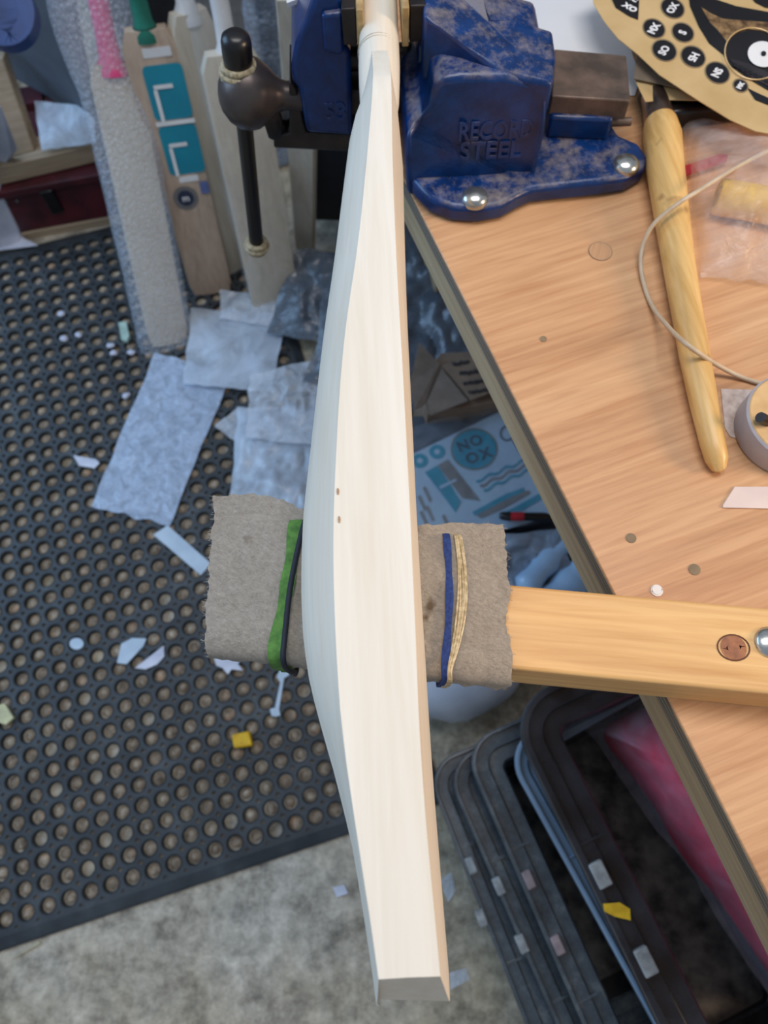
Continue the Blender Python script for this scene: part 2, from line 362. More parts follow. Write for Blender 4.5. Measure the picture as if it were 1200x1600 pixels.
tag(mk('sawdust', SV, SF, DUST, smooth=80), 'tan wood dust and grit collected in the holes of the rubber mat', 'sawdust', kind='stuff')
# ---------------------------------------------------------------- workbench
BZ = 0.895
E0 = Vector((0.0452, 0.535, 0)); ED3 = Vector((0.305, -0.952, 0)).normalized(); EN = Vector((0.952, 0.305, 0))
def be(s, d, z): p = E0 + ED3 * s + EN * d; p.z = z; return p
wb = thing('workbench', 'orange plywood topped workbench with a pale timber rail along its edge', 'workbench', be(0.2, 0.5, 0))
top = mk('plywood_top', *prism([be(-0.55, 0, BZ - 0.016), be(1.0, 0, BZ - 0.016), be(1.0, 1.1, BZ - 0.016), be(-0.55, 1.1, BZ - 0.016)], (0, 0, 0.016)), PLY, wb, bevel=0.0012)
mk('plywood_edge', *prism([be(-0.55, -0.0009, BZ - 0.016), be(1.0, -0.0009, BZ - 0.016), be(1.0, 0.003, BZ - 0.016), be(-0.55, 0.003, BZ - 0.016)], (0, 0, 0.0148)), PLYE, wb)
mk('edge_rail', *prism([be(-0.55, 0.0, BZ - 0.054), be(1.0, 0.0, BZ - 0.054), be(1.0, 0.045, BZ - 0.054), be(-0.55, 0.045, BZ - 0.054)], (0, 0, 0.0375)), RAIL, wb, bevel=0.003)
for s, d in ((-0.5, 0.28), (0.95, 0.75), (-0.5, 1.0), (0.95, 1.0)):
    mk('leg', *prism([be(s - .035, d - .035, 0), be(s + .035, d - .035, 0), be(s + .035, d + .035, 0), be(s - .035, d + .035, 0)], (0, 0, BZ - 0.055)), RAIL, wb)
def disc(c, r, h, seg=20): c = Vector(c); return lathe(c, (0, 0, 1), [(0, r), (h, r)], seg)
for x, y, r, mt_ in ((938, 393, .0105, None), (1085, 890, .0045, 1), (986, 841, .004, 1), (849, 530, .003, 1)):
    p = px(x, y, BZ); pl = mk('wood_plug' if not mt_ else 'filled_knot', *disc(p + Vector((0, 0, -.002)), r, 0.0026), wood('plug_wood', ((150, 108, 74), (190, 146, 108), (200, 156, 116)), ang=1.2) if not mt_ else plain('putty', (140, 120, 92)), wb)
    if not mt_: mk('plug_joint', *tube([p + Vector((math.cos(a) * r, math.sin(a) * r, 0.0002)) for a in [k * math.pi / 12 for k in range(24)]], 0.0005, 6, True), CARD, pl)
p = px(1026, 923, BZ); sc = mk('screw_head', *lathe(p, (0, 0, 1), [(-.002, .0045), (0.0008, .0046), (0.0014, .0035), (0.0006, .0018), (0.0004, .0004)], 16), WHITE, wb, smooth=40)
# ---------------------------------------------------------------- beam
BT = 0.947
def bm_pt(x, f, z):  # f 0 front, 1 back
    y0 = 0.0945 - 0.146 * x; return Vector((x, y0 + 0.058 * f, z))
bm_ = thing('support_beam', 'yellow pine batten bolted across the bench, holding up the bat', 'beam', bm_pt(0.3, .5, BZ))
x0, x1 = -0.117, 0.62
mk('batten', *prism([bm_pt(x0, 0, BZ + .0005), bm_pt(x1, 0, BZ + .0005), bm_pt(x1, 1, BZ + .0005), bm_pt(x0, 1, BZ + .0005)], (0, 0, BT - BZ - .0005)), BEAMM, bm_, bevel=0.0025)
KN = plain('knot_wood', (176, 112, 70), (132, 78, 50), 0.5, 120)
p = px(1146, 1012, BT); kn = mk('knot', *lathe(p, (0, 0, 1), [(-.002, .0085), (0.0003, .0085), (0.0005, .004), (0.0002, .001)], 18), KN, bm_, smooth=60)
mk('knot_ring', *tube([p + Vector((math.cos(a) * .0095 * 1.1, math.sin(a) * .0085, 0.0)) for a in [k * math.pi / 12 for k in range(24)]], 0.0006, 6, True), plain('knot_bark', (116, 72, 44)), kn)
p = px(1203, 1004, BT); bo = mk('bolt', *lathe(p, (0, 0, 1), [(0, .0105), (0.001, .0105), (0.003, .008), (0.0045, .003), (.0046, .0002)], 20), ZINC, bm_, smooth=60)
# ---------------------------------------------------------------- felt pad
rings = []; NXF = 56; FT = 0.008
FX0, FX1 = -0.1215, 0.0765
def felt_prof(x):
    """cross section path (y, z) from the front lip over the top to the back flap"""
    f = bm_pt(x, 0, 0).y; k = (x - FX0) / (FX1 - FX0)
    back = 0.047 - 0.020 * math.exp(-((x + 0.003) / 0.058) ** 2) + 0.004 * math.sin(x * 60)
    lip = 0.012 if x < -0.02 else 0.017
    yb = f + 0.058 + back
    drop = 0.010 * math.sin(math.pi * max(0, min(1, k)))
    P = [(f - 0.003, BT - lip), (f - 0.003, BT - 0.001), (f + 0.003, BT + 0.0015), (f + 0.02, BT + 0.0008), (f + 0.04, BT + 0.0008), (f + 0.058, BT + 0.0012), (f + 0.058 + back * 0.5, BT + 0.001 - drop * .5), (yb, BT + 0.001 - drop)]
    return P
V = []; F = []
NP = 40
def samp(P, n):
    L = [0]
    for a, b in zip(P, P[1:]): L.append(L[-1] + math.dist(a, b))
    out = []
    for k in range(n + 1):
        t = L[-1] * k / n; i = max(q for q in range(len(P)) if L[q] <= t + 1e-9); i = min(i, len(P) - 2); u = (t - L[i]) / (L[i + 1] - L[i])
        out.append((P[i][0] + (P[i + 1][0] - P[i][0]) * u, P[i][1] + (P[i + 1][1] - P[i][1]) * u))
    return out
grid = []
for i in range(NXF + 1):
    x = FX0 + (FX1 - FX0) * i / NXF; S = samp(felt_prof(x), NP); row = []
    for k, (y, z) in enumerate(S):
        a = S[max(k - 1, 0)]; b = S[min(k + 1, NP)]; t = Vector((0, b[0] - a[0], b[1] - a[1])).normalized(); n = Vector((0, -t.z, t.y))
        ed = (i in (0, NXF)) * 1.0; xx = x + ed * 0.0022 * nz((x, y, z), 220, 5) + (0.004 if i == NXF else -0.004 if i == 0 else 0) * nz((y * 1, z, x), 45, 2) + (k / NP) * (0.006 if i > NXF * .8 else 0.0)
        kk = (0.0022 * nz((x, y, z), 220, 7)) if k in (0, NP) else 0
        row.append((Vector((xx, y + kk, z + 0.0006 * nz((x, y, z), 60, 1))), n))
    grid.append(row)
W_ = NP + 1
for r in grid:
    for p, n in r: V.append(p + n * (FT + 0.0009 * nz(p, 150, 8)))
for r in grid:
    for p, n in r: V.append(p)
N_ = len(V) // 2
for i in range(NXF):
    for k in range(NP):
        a = i * W_ + k; F.append((a, a + 1, a + 1 + W_, a + W_)); F.append((N_ + a + W_, N_ + a + 1 + W_, N_ + a + 1, N_ + a))
bd = [k for k in range(NP)] + [i * W_ + NP for i in range(NXF)] + [NXF * W_ + k for k in range(NP, 0, -1)] + [i * W_ for i in range(NXF, 0, -1)]
for q in range(len(bd)): a, b = bd[q], bd[(q + 1) % len(bd)]; F.append((a, N_ + a, N_ + b, b))
ft = thing('felt_pad', 'thick grey felt pad wrapped over the batten under the bat', 'felt pad', bm_pt(-0.02, .5, BT))
fo = mk('felt_cloth', V, F, FELT, ft, smooth=50)
fib = []
for k in range(420):
    i = random.random()
    if k % 2: b0 = random.choice([0, 0, NXF]); r = grid[b0]; p, n = random.choice(r); d = Vector((-1 if b0 == 0 else 1, random.uniform(-.8, .8), random.uniform(-.5, .8)))
    else: r = random.choice(grid); p, n = r[random.choice([0, 0, NP])] if k % 4 else random.choice(r); d = Vector((random.uniform(-1, 1), random.uniform(-1, 1), random.uniform(.2, .8)))
    p = p + n * (FT * random.uniform(.4, 1.02)); d.normalize(); L = random.uniform(.001, .0035)
    fib.append(tube([p, p + d * L * .6, p + d * L + Vector((0, 0, random.uniform(-.0008, .0008)))], 0.00012, 3))
fz = mk('loose_fibres', *join(*fib), plain('wool_fibre', (214, 204, 190)), fo); fz['kind'] = 'stuff'
# bands around felt and batten
def band(name, xt, xb, r, flat, mat, label, cat, offs=0.0, waves=0.0, par=None, xm=None):
    """loop around pad and batten: xt x at the back, xb x at the front"""
    P = []
    def add(x, y, z): P.append(Vector((x, y, z)))
    e = r * flat if flat < 1 else r
    zf = BT + FT + 0.0030 + e
    yF = bm_pt(xb, 0, 0).y - 0.003 - FT - e - .0006; yB = bm_pt(xt, 1, 0).y + 0.030
    n = 9
    for k in range(n):
        t = k / (n - 1); y = yB + (yF + 0.006 - yB) * t; x = xt + (xb - xt) * t + ((xm or 0) * math.sin(math.pi * t)); add(x + waves * math.sin(t * 9), y, zf - (0.006 * (1 - t) ** 4 if t < .4 else 0) + 0.0004 * math.sin(t * 14))
    add(xb, yF, zf - 0.005); add(xb, yF, BT - 0.012); add(xb, yF + .004, BZ + 0.012); add(xb, yF + 0.012, BT - 0.055 - e)
    add((xt + xb) / 2, yB - .02, BT - 0.056 - e); add(xt, yB + .004, BT - 0.04); add(xt, yB + .006, BT - .012)
    S = spline(P, 4, True)
    return tube(S, r, 8, True, flat, up=(0, 0, 1)) if flat == 1 else S, r
def ribbon(S, w, t):
    rings = []
    n = len(S)
    for i in range(n):
        tan = (S[(i + 1) % n] - S[i - 1]).normalized(); side = Vector((1, 0, 0)); side = (side - tan * side.dot(tan)).normalized(); nn = tan.cross(side)
        ww = w * (1 + 0.25 * math.sin(i * 0.5) * 0.5)
        rings.append([S[i] + side * ww * a + nn * t * b for a, b in ((-1, -1), (0, -1.2), (1, -1), (1, 1), (0, 1.4), (-1, 1))])
    return loft(rings, False, True)
S, _ = band('', -0.0625, -0.0755, 0.0035, 0.2, GRNB, '', '', xm=0.002)
tag(mk('elastic_band', *ribbon(S, 0.0045, 0.0006), GRNB, smooth=60), 'lime green fabric band around the left end of the felt pad', 'band')
S, _ = band('', -0.056, -0.0695, 0.002, 1.01, NAVY, '', '', xm=-0.002)
tag(mk('elastic_band', *tube(S, 0.0019, 8, True), NAVY, smooth=60), 'thin navy black band right beside the green band on the felt pad', 'band')
S, _ = band('', 0.0425, 0.034, 0.0022, 0.2, BLUB, '', '', xm=0.0025)
tag(mk('elastic_band', *ribbon(S, 0.0024, 0.0007), BLUB, smooth=60), 'blue woven elastic band around the right end of the felt pad', 'band')
st = thing('string_wrap', 'bundle of cream string strands around the felt pad beside the blue band', 'string', bm_pt(0.047, .5, BT + .01))
for k in range(5):
    S, _ = band('', 0.0485 + k * .0009, 0.036 + k * 0.0006, 0.001, 1.01, STRG, '', '', xm=0.0045 + 0.0006 * k)
    mk('strand', *tube([p + Vector((0.0003 * math.sin(i * .25 + k * 2), 0, 0.0004 * (k % 2))) for i, p in enumerate(S)], 0.0008, 6, True), STRG, st, smooth=60)
# ---------------------------------------------------------------- the clamped bat
def interp(tab, y):
    if y <= tab[0][0]: return tab[0][1]
    for (a, u), (b, v) in zip(tab, tab[1:]):
        if y <= b: t = (y - a) / (b - a); return u + (v - u) * t
    return tab[-1][1]
ZT = 1.06; ZC = 1.006; ZB = 0.952
def tabz(l, z): return sorted((px(a, b, z).y, px(a, b, z).x) for a, b in l)
TL = tabz([(595, 1532), (581, 1459), (565, 1350), (543, 1209), (530.6, 1110), (524, 990), (520.5, 890), (521, 800), (525.6, 700), (531, 600), (541, 500), (557, 400), (565, 333), (574, 240), (580, 170), (584, 120)], ZT)
TR = tabz([(689, 1527), (677, 1412), (667, 1303), (659, 1203), (653, 1100), (650, 1000), (645, 900), (641, 800), (635, 690), (630, 590), (624.5, 500), (619, 400), (615, 300), (613, 233), (611.5, 120)], ZT)
SP = tabz([(598, 1575), (590, 1522), (574, 1431), (549, 1319), (521, 1203), (492, 1108), (479, 1055), (470, 980), (469, 890), (472, 800), (484, 700), (495, 600), (507, 500), (522, 400), (533, 310), (543, 233), (551, 172)], 1.010)
FRB = tabz([(700, 1556), (684, 1366), (673, 1225), (664, 1090), (654, 940), (647, 815), (640.5, 660), (634.5, 530), (631, 397), (629, 300), (626, 200)], ZB)
def sm(tab, y): return (interp(tab, y) * 2 + interp(tab, y - 0.02) + interp(tab, y + 0.02)) / 4
YT = px(640, 1528, ZT).y
def section(y, q):
    """q 0 = full blade, 1 = round handle"""
    tl, tr, sp, fb = sm(TL, y), sm(TR, y), sm(SP, y), sm(FRB, y)
    fm = (tr + fb) / 2 + 0.0025; e = tr - tl; bl = fb - e
    P = [(tr, ZT), (tr + (fm - tr) * .5 + .0012, (ZT + ZC) / 2), (fm, ZC), (fm + (fb - fm) * .5 + .0012, (ZB + ZC) / 2), (fb, ZB), ((fb + bl) / 2, ZB), (bl, ZB),
         (bl + (sp - bl) * .33, ZB + .014), (bl + (sp - bl) * .68, ZB + .029), (sp + .0018, ZC - .0075), (sp, ZC), (sp + .0018, ZC + .0075), (tl + (sp - tl) * .68, ZT - .029), (tl + (sp - tl) * .33, ZT - .014), (tl, ZT), ((tl + tr) / 2, ZT + .0004)]
    out = []
    zh = 0.0172 + (0.054 - 0.0172) * (1 - q) ** 0.75; k = (1 - q) ** 0.9; zc = 1.008 + (ZC - 1.008) * (1 - q)
    for a, (x, z) in enumerate(P):
        if x < tl: x = tl + (x - tl) * k
        elif x > tr: x = tr + (x - tr) * k
        out.append((x, zc + (z - ZC) / 0.054 * zh))
    return out
YS = 0.492; YE = 0.568
ys = [YT + (YS - YT) * k / 44 for k in range(45)]
rings = []
for y in ys:
    S = section(y, 0); k = max(0, 1 - (y - YT) / 0.05)
    rings.append([Vector((x, y - k * 0.0205 * (1 - abs((z - ZC) / 0.054) ** 1.7), z)) for x, z in S])
for k in range(1, 15):
    t = k / 14; y = YS + (YE - YS) * t; rings.append([Vector((x, y, z)) for x, z in section(min(y, 0.545), t)])
bat = thing('cricket_bat', 'large bare willow cricket bat clamped edge up in the blue vise', 'cricket bat', (0.01, 0.25, 0.952))
mk('blade', *loft(rings), WILL, bat, smooth=22)
hx = 0.016 + (YE - 0.64) * 0.035
hp = [(y, 0.016 - (0.64 - y) * 0.035) for y in (0.46, 0.50, 0.53, 0.555, 0.575, 0.60, 0.62, 0.66, 0.72, 0.80, 0.825, 0.832)]
for a, b in ((528, 768), (530, 812)):
    p = px(a, b, ZT + .0001); mk('pin_knot', *prism([p + Vector((.0008 * math.cos(t), .0022 * math.sin(t), 0)) for t in [k * .785 for k in range(8)]], (0, 0, .0002)), plain('pin_knot_wood', (196, 158, 122)), bat)
for a, b in ((60, .0178), (64, .0178)):
    c = px(592, a, 1.02); mk('handle_ring_line', *tube([Vector((0.0137 + .0172 * math.cos(t), c.y, 1.008 + .0172 * math.sin(t))) for t in [k * math.pi / 16 for k in range(32)]], .00025, 5, True), plain('scored_line', (206, 194, 176)), bat)
mk('handle', *tube([(x, y, 1.008) for y, x in hp], [.004, .0115, .0158, .0168, .0172, .0170, .0166, .0162, .0165, .017, .018, .012], 28), WILL, bat, smooth=40)
# ---------------------------------------------------------------- vise
vs = thing('bench_vise', 'blue cast bench vise gripping the bat handle', 'vise', (0.1, 0.6, BZ))
fp = [(636, 308), (634, 250), (636, 212), (655, 192), (670, 168), (676, 138), (688, 124), (720, 119), (790, 118), (862, 134), (850, 205), (834, 292)]
fjb = mk('fixed_jaw_body', *prism([py(a, b, 0.548 + (0.012 if b < 200 else 0)) for a, b in fp], (0, 0.11, 0)), BLUE, vs, bevel=0.006, seg=3)
tp = [(661, 24, 1.032), (684, 36, 1.03), (785, 117, 1.003), (864, 131, 1.0), (870, 90, 1.0), (864, 46, 1.0), (800, 36, 1.004), (768, 26, 1.01), (745, -20, 1.03), (661, -60, 1.034)]
tv = [px(a, b, z) for a, b, z in tp]
Vt = tv + [Vector((v.x, v.y, min(v.z - 0.03, 0.975))) for v in tv]; n = len(tv)
Ft = [tuple(range(n)), tuple(range(2 * n - 1, n - 1, -1))] + [(i, (i + 1) % n, n + (i + 1) % n, n + i) for i in range(n)]
mk('fixed_jaw_top', Vt, Ft, BLUE, vs, bevel=0.004, seg=3)
mk('fixed_jaw_column', *prism([Vector((.050, .625, .93)), Vector((.15, .625, .93)), Vector((.15, .72, .93)), Vector((.050, .72, .93))], (0, 0, .06)), BLUE, vs, bevel=.004)
bs = [(.036, .585), (.042, .545), (.056, .523), (.076, .511), (.10, .507), (.122, .511), (.138, .521), (.152, .528), (.175, .530), (.215, .533), (.243, .537), (.260, .548), (.266, .562), (.26, .58), (.243, .592), (.235, .62), (.235, .70), (.036, .70)]
mk('base_plate', *prism([Vector((a, b, BZ + .0005)) for a, b in bs], (0, 0, 0.0195)), BLUE, vs, bevel=0.005, seg=3)
for a, b in ((742, 309), (978, 257)):
    p = px(a, b, BZ + .021); mk('bolt', *lathe(p, (0, 0, 1), [(-.003, .0125), (0.0, .0125), (0.0025, .0118), (0.005, .0085), (0.0066, .0035), (.0068, .0003)], 24), ZINC, vs, smooth=50)
mk('slide_bar', *prism([px(866, 76, .955), px(979, 86, .955), px(985, 150, .955), px(985, 156, .955) + Vector((0, -.001, 0)), px(862, 150, .955)], (0, 0, -.0200)), STEEL, vs, bevel=0.0015)
sb = [px(862, 172, .945), px(962, 176, .945), px(962, 100, .945), px(862, 92, .945)]
mk('slide_guide', *prism([Vector((v.x, v.y, .938)) for v in sb], (0, 0, -.0235)), BLUE, vs, bevel=0.003)
mk('screw_nut', *lathe(py(982, 190, .60), (1, 0, 0), [(-.03, .004), (.002, .004), (.003, .002)], 14), STEEL, vs, smooth=40)
# lettering
p1 = py(775, 211, .5565); p2 = py(767, 244, .553)
xa = (py(838, 214, .5565) - py(712, 208, .5565)); nrm = Vector((0.02, -1, 0.13))
def cast(s, c, w, nrm, xd, h, mat, name='cast_lettering', dep=.0008, bold=0.0004, par=None):
    mw = frame(c, xd, nrm); V, F = text(s, h, mw, dep, bold)
    xd = Vector(xd).normalized(); L = max((v - c).dot(xd) for v in V) - min((v - c).dot(xd) for v in V); k = w / L
    V = [c + (v - c) + xd * ((v - c).dot(xd)) * (k - 1) for v in V]
    return mk(name, V, F, mat, par)
fy = lambda a, b: py(a, b, .5475 + (.0 if b > 200 else .0))
cast('RECORD', py(775, 205, .5540), .066, nrm, (1, 0, 0.0), .0235, BLUE, par=fjb)
cast('STEEL', py(766, 236, .5510), .056, nrm, (1, 0, 0.0), .0235, BLUE, par=fjb)
# jaw inserts and liners
for xs, s in (((-0.0155, -0.0035), -1), ((0.041, 0.054), 1)):
    mk('jaw_plate', *prism([Vector((xs[0], .612, 1.001)), Vector((xs[1], .612, 1.001)), Vector((xs[1], .725, 1.001)), Vector((xs[0], .725, 1.001))], (0, 0, .031)), DARKM, vs, bevel=.0012)
    xl = -0.0032 if s < 0 else 0.0345
    mk('jaw_liner', *prism([Vector((xl, .608, 1.000)), Vector((xl + .006, .608, 1.000)), Vector((xl + .005, .726, 1.000)), Vector((xl + .001, .726, 1.000))], (0, 0, .0335)), LEATH, vs, bevel=.001)
# moving jaw
mj = [(457, 128), (455, 104), (461, 70), (476, 34), (492, -14), (536, -14), (538, 70), (548, 84), (552, 214), (478, 209), (470, 160), (466, 140)]
mjw = mk('moving_jaw', *prism([py(a, b, .622) for a, b in mj], (0, 0.105, 0)), BLUE, vs, bevel=0.005, seg=3)
mk('moving_jaw_rib', *prism([py(a, b, .6165) for a, b in ((502, 24), (535, 20), (538, 84), (528, 88), (506, 82))], (0, 0.02, 0)), BLUE, vs, bevel=0.003, seg=3)
cast('53', py(524, 176, .6215), .021, (0, -1, 0), (1, 0, 0), .026, BLUE, bold=.0006, par=mjw)
mk('end_plate', *prism([py(a, b, .630) for a, b in ((452, 128), (464, 140), (478, 208), (640, 216), (640, 242), (428, 232), (427, 214), (452, 208))], (0, 0.055, 0)), DARKM, vs, bevel=0.002)
mk('screw_shaft', *lathe((-.06, .66, .955), (1, 0, 0), [(0, .011), (.18, .011)], 18), DARKM, vs, smooth=40)
mk('guide_block', *box((0.02, .662, .925), (.10, .05, .028)), DARKM, vs, bevel=.003)
BY = 0.640
bc = py(386, 146, BY); nk = py(462, 150, BY); ax = (nk - bc); LL = ax.length; rb = 0.0275
pr = [(-rb, .0005), (-rb * .96, .009), (-rb * .85, .017), (-rb * .6, .0255), (-rb * .25, .031), (.05 * rb, .0322), (.4 * rb, .030), (.75 * rb, .0235), (1.0 * rb, .0165), (1.2 * rb, .0135), (LL * .8, .0125), (LL + .006, .013)]
mk('screw_boss', *lathe(bc, ax, pr, 28), BOSSM, vs, smooth=60)
bt, bb = py(369, 66, BY), py(402, 392, BY); d = (bb - bt).normalized(); LB = (bb - bt).length
hb = mk('tommy_bar', *tube([bt + d * t for t in (0.01, LB * .5, LB - .004)], .0082, 16), BLACK, vs, smooth=40)
mk('bar_end_cap', *lathe(bt, d, [(-.009, .0005), (-.0085, .008), (-.005, .0125), (0, .0138), (.012, .0138), (.020, .013)], 22), BLACK, hb, smooth=50)
for k, (c, r0) in enumerate(((bt + d * .0225, .0150), (bt + d * .0275, .0172), (bt + d * .0325, .0165))):
    u = d.orthogonal().normalized(); w = d.cross(u)
    mk('rubber_ring', *tube([c + (u * math.cos(a) + w * math.sin(a)) * r0 * .92 + d * .0015 * math.sin(a) for a in [q * math.pi / 14 for q in range(28)]], .0032, 8, True), ROPE, hb, smooth=60)
for k in range(3):
    c = bb - d * (.004 + .0048 * k); u = d.orthogonal().normalized(); w = d.cross(u); r0 = (.009, .0115, .010)[k]
    mk('rubber_ring', *tube([c + (u * math.cos(a) + w * math.sin(a)) * r0 for a in [q * math.pi / 12 for q in range(24)]], .0040, 8, True), ROPE, hb, smooth=60)
lv = py(427, 190, .632)
mk('release_lever', *tube([lv + Vector((0, 0, .022)), lv + Vector((0, -.001, .018)), lv, lv + Vector((0, .001, -.018)), lv + Vector((0, .001, -.022))], [.003, .008, .0095, .008, .003], 14, False, .5, up=(0, 1, 0)), DARKM, vs, smooth=60)
mk('lever_rod', *tube([lv, lv + Vector((.012, .012, -.012)), lv + Vector((.03, .03, -.012))], .003, 10), DARKM, vs, smooth=60)
# ---------------------------------------------------------------- things on the bench
def flat(name, poly, z, th, mat, label=None, cat=None, par=None, **k):
    V, F = prism([px(a, b, z) for a, b in poly], (0, 0, th)); o = mk(name, V, F, mat, par, **k)
    if label: tag(o, label, cat)
    return o
flat('paper_sheet', [(735, -90), (930, -90), (1000, 122), (992, 150), (750, 160)], BZ + .0004, .0008, PAPER, 'large white paper lying on the bench behind the vise', 'paper')
flat('pale_card', [(447, -30), (480, -30), (466, 6), (449, 12)], 1.0, .004, WHITE, 'white card corner peeking out above left of the moving jaw', 'card')
# wooden tool handle
hz = [(1031, 186, .0135), (1032, 196, .0160), (1035, 214, .0178), (1039, 260, .0172), (1050, 340, .0152), (1062, 420, .0136), (1072, 480, .0128), (1086, 560, .0122), (1100, 630, .0110), (1113, 690, .0098), (1120, 718, .0088), (1123, 731, .0060), (1125, 736, .002)]
th_ = thing('hand_tool', 'steel tool with a long tapering wooden handle lying on the bench right of the vise', 'tool', px(1060, 420, BZ))
mk('wooden_handle', *tube([px(a, b, BZ + r) for a, b, r in hz], [r for a, b, r in hz], 24), HANDW, th_, smooth=50)
fz_ = [(1022, 150, .0125), (1026, 166, .0135), (1029, 182, .0142), (1031, 190, .0150)]
mk('ferrule', *tube([px(a, b, BZ + .0165) for a, b, r in fz_], [r for a, b, r in fz_], 22), plain('brushed_ferrule_steel', (150, 130, 118), (96, 84, 78), 0.3, 30, 0.9), th_, smooth=50)
mk('tool_shank', *tube([px(a, b, BZ + .016) for a, b in ((1018, 120), (1024, 158))], [.010, .011], 18), DARKM, th_, smooth=50)
tag(mk('tool_box', *box(px(1085, 158, BZ + .012), (.10, .05, .022), 0.1), BLACK, bevel=.004), 'low black case half under the gold sticker sheet, beside the wooden handle', 'case')
# gold sticker sheet
GZ = BZ + .040
gs = thing('sticker_sheet', 'gold backed sheet of black round stickers with white letters at the bench top corner', 'sticker sheet', px(1120, 60, GZ))
gp = [(918, -30), (928, 8), (945, 36), (966, 62), (996, 86), (1030, 118), (1085, 154), (1140, 188), (1180, 206), (1225, 214), (1260, 200), (1300, 60), (1280, -60), (1000, -70)]
GN = [px(a, b, GZ) for a, b in gp]
mk('backing_sheet', *prism(GN, (0, 0, .0008)), GOLD, gs)
mk('backing_support', *prism([px(a, b, BZ + .0010) for a, b in ((1010, -60), (1040, 60), (1120, 130), (1190, 150), (1260, 100), (1260, -60))], (0, 0, .0385)), CARD, gs)
def sticker(poly, mat, dz=.0010, name='sticker'): return mk(name, *prism([px(a, b, GZ + dz) for a, b in poly], (0, 0, .0004)), mat, gs)
def ell(x, y, a, b, t=0, n=24): return [(x + a * math.cos(k * 2 * math.pi / n) * math.cos(t) - b * math.sin(k * 2 * math.pi / n) * math.sin(t), y + a * math.cos(k * 2 * math.pi / n) * math.sin(t) + b * math.sin(k * 2 * math.pi / n) * math.cos(t)) for k in range(n)]
def gtext(s, x, y, h, ang, mat=None, z=None, par=None, name='lettering', bold=.0005):
    z = z if z is not None else GZ + .0016
    c = px(x, y, z); xd = px(x + 10 * math.cos(ang), y + 10 * math.sin(ang), z) - c
    V, F = text(s, h, frame(c, xd, (0, 0, 1)), .0002, bold); return mk(name, V, F, mat or WHITE, par or gs)
for x, y, a, s in ((1051, 13, 18, 'OX'), (1022, 45, 17, 'MX'), (1067, 51, 17, 'S'), (1038, 79, 19, 'SO'), (1083, 89, 19, 'H5'), (1121, 114, 19, 'NS'), (1157, 134, 11, 'MX')):
    sticker(ell(x, y, a + 2, a * .78 + 2, .5), plain('worn_gold_rim', (150, 128, 96)), .0009, 'sticker_rim'); sk = sticker(ell(x, y, a, a * .78, .5), BLKP, .0012); gtext(s, x, y, .0105 if a > 12 else .006, -0.95 if s != 'H5' else 2.2, par=sk)
sticker([(950, -14), (999, -8), (997, 31), (984, 26), (962, 12)], BLKP, .0012); gtext('XO', 984, 12, .010, 0.5); gtext('CC', 988, -2, .008, 0.5)
sticker([(1074, -20), (1078, 10), (1092, 42), (1108, 68), (1130, 86), (1142, 104), (1170, 124), (1215, 150), (1260, 130), (1260, 30), (1150, 10), (1120, 0)], BLKP, .0010, 'black_window')
sticker([(1140, 92), (1150, 106), (1175, 122), (1210, 140), (1210, 118), (1170, 100)], plain('charcoal_print', (52, 46, 48), None, .25), .0015, 'pattern_panel')
for k in range(8): sticker([(1146 + k * 8, 98 + k * 4), (1152 + k * 8, 100 + k * 4), (1152 + k * 8, 106 + k * 4), (1146 + k * 8, 104 + k * 4)], BLKP, .0020, 'pattern_square')
sticker([(1096, 12), (1112, 22), (1130, 30), (1210, 36), (1210, 52), (1160, 44), (1146, 52), (1136, 66), (1122, 48), (1108, 34)], plain('painted_gold_reflection', (188, 150, 104), (90, 66, 46), .2, 90, .4, .8), .0015, 'gold_reflection')  # gold reflection in the window's clear plastic, painted as a coloured patch
sticker([(1160, -20), (1260, -20), (1260, 18), (1196, 12), (1180, 4)], BLKP, .0012)
sticker(ell(1192, 85, 24, 20, .2), WHITE, .0022, 'white_disc'); sticker(ell(1193, 84, 4, 4), BLKP, .0028, 'disc_hole')
sticker([(1168, 138), (1184, 146), (1215, 160), (1215, 170), (1180, 156)], BLKP, .0012)
cf = mk('clear_ring_film', *tube([px(a, b, GZ + .0022) for a, b in ell(1178, 84, 46, 40, .3, 36)], .0007, 6, True), GOLD, gs)
flat('grey_backing_paper', [(998, 72), (1024, 88), (1075, 122), (1084, 134), (1060, 138), (990, 124), (992, 104)], BZ + .030, .0008, plain('foil_paper', (150, 132, 112), (116, 102, 88), .3, 20, .2), 'greyish brown sticker backing slipped under the gold sticker sheet', 'paper')
flat('tan_backing_paper', [(990, 122), (1020, 132), (1065, 137), (1122, 150), (1120, 158), (1050, 157), (1008, 160)], BZ + .027, .0008, GOLD, 'tan backing paper strip under the gold sticker sheet above the wooden handle', 'paper')
tag(mk('spacer_block', *prism([px(a, b, BZ + .0012) for a, b in ((1005, 85), (1040, 95), (1040, 118), (1003, 115))], (0, 0, .025)), DARKM), 'dark steel block under the tan and grey backing papers', 'block')
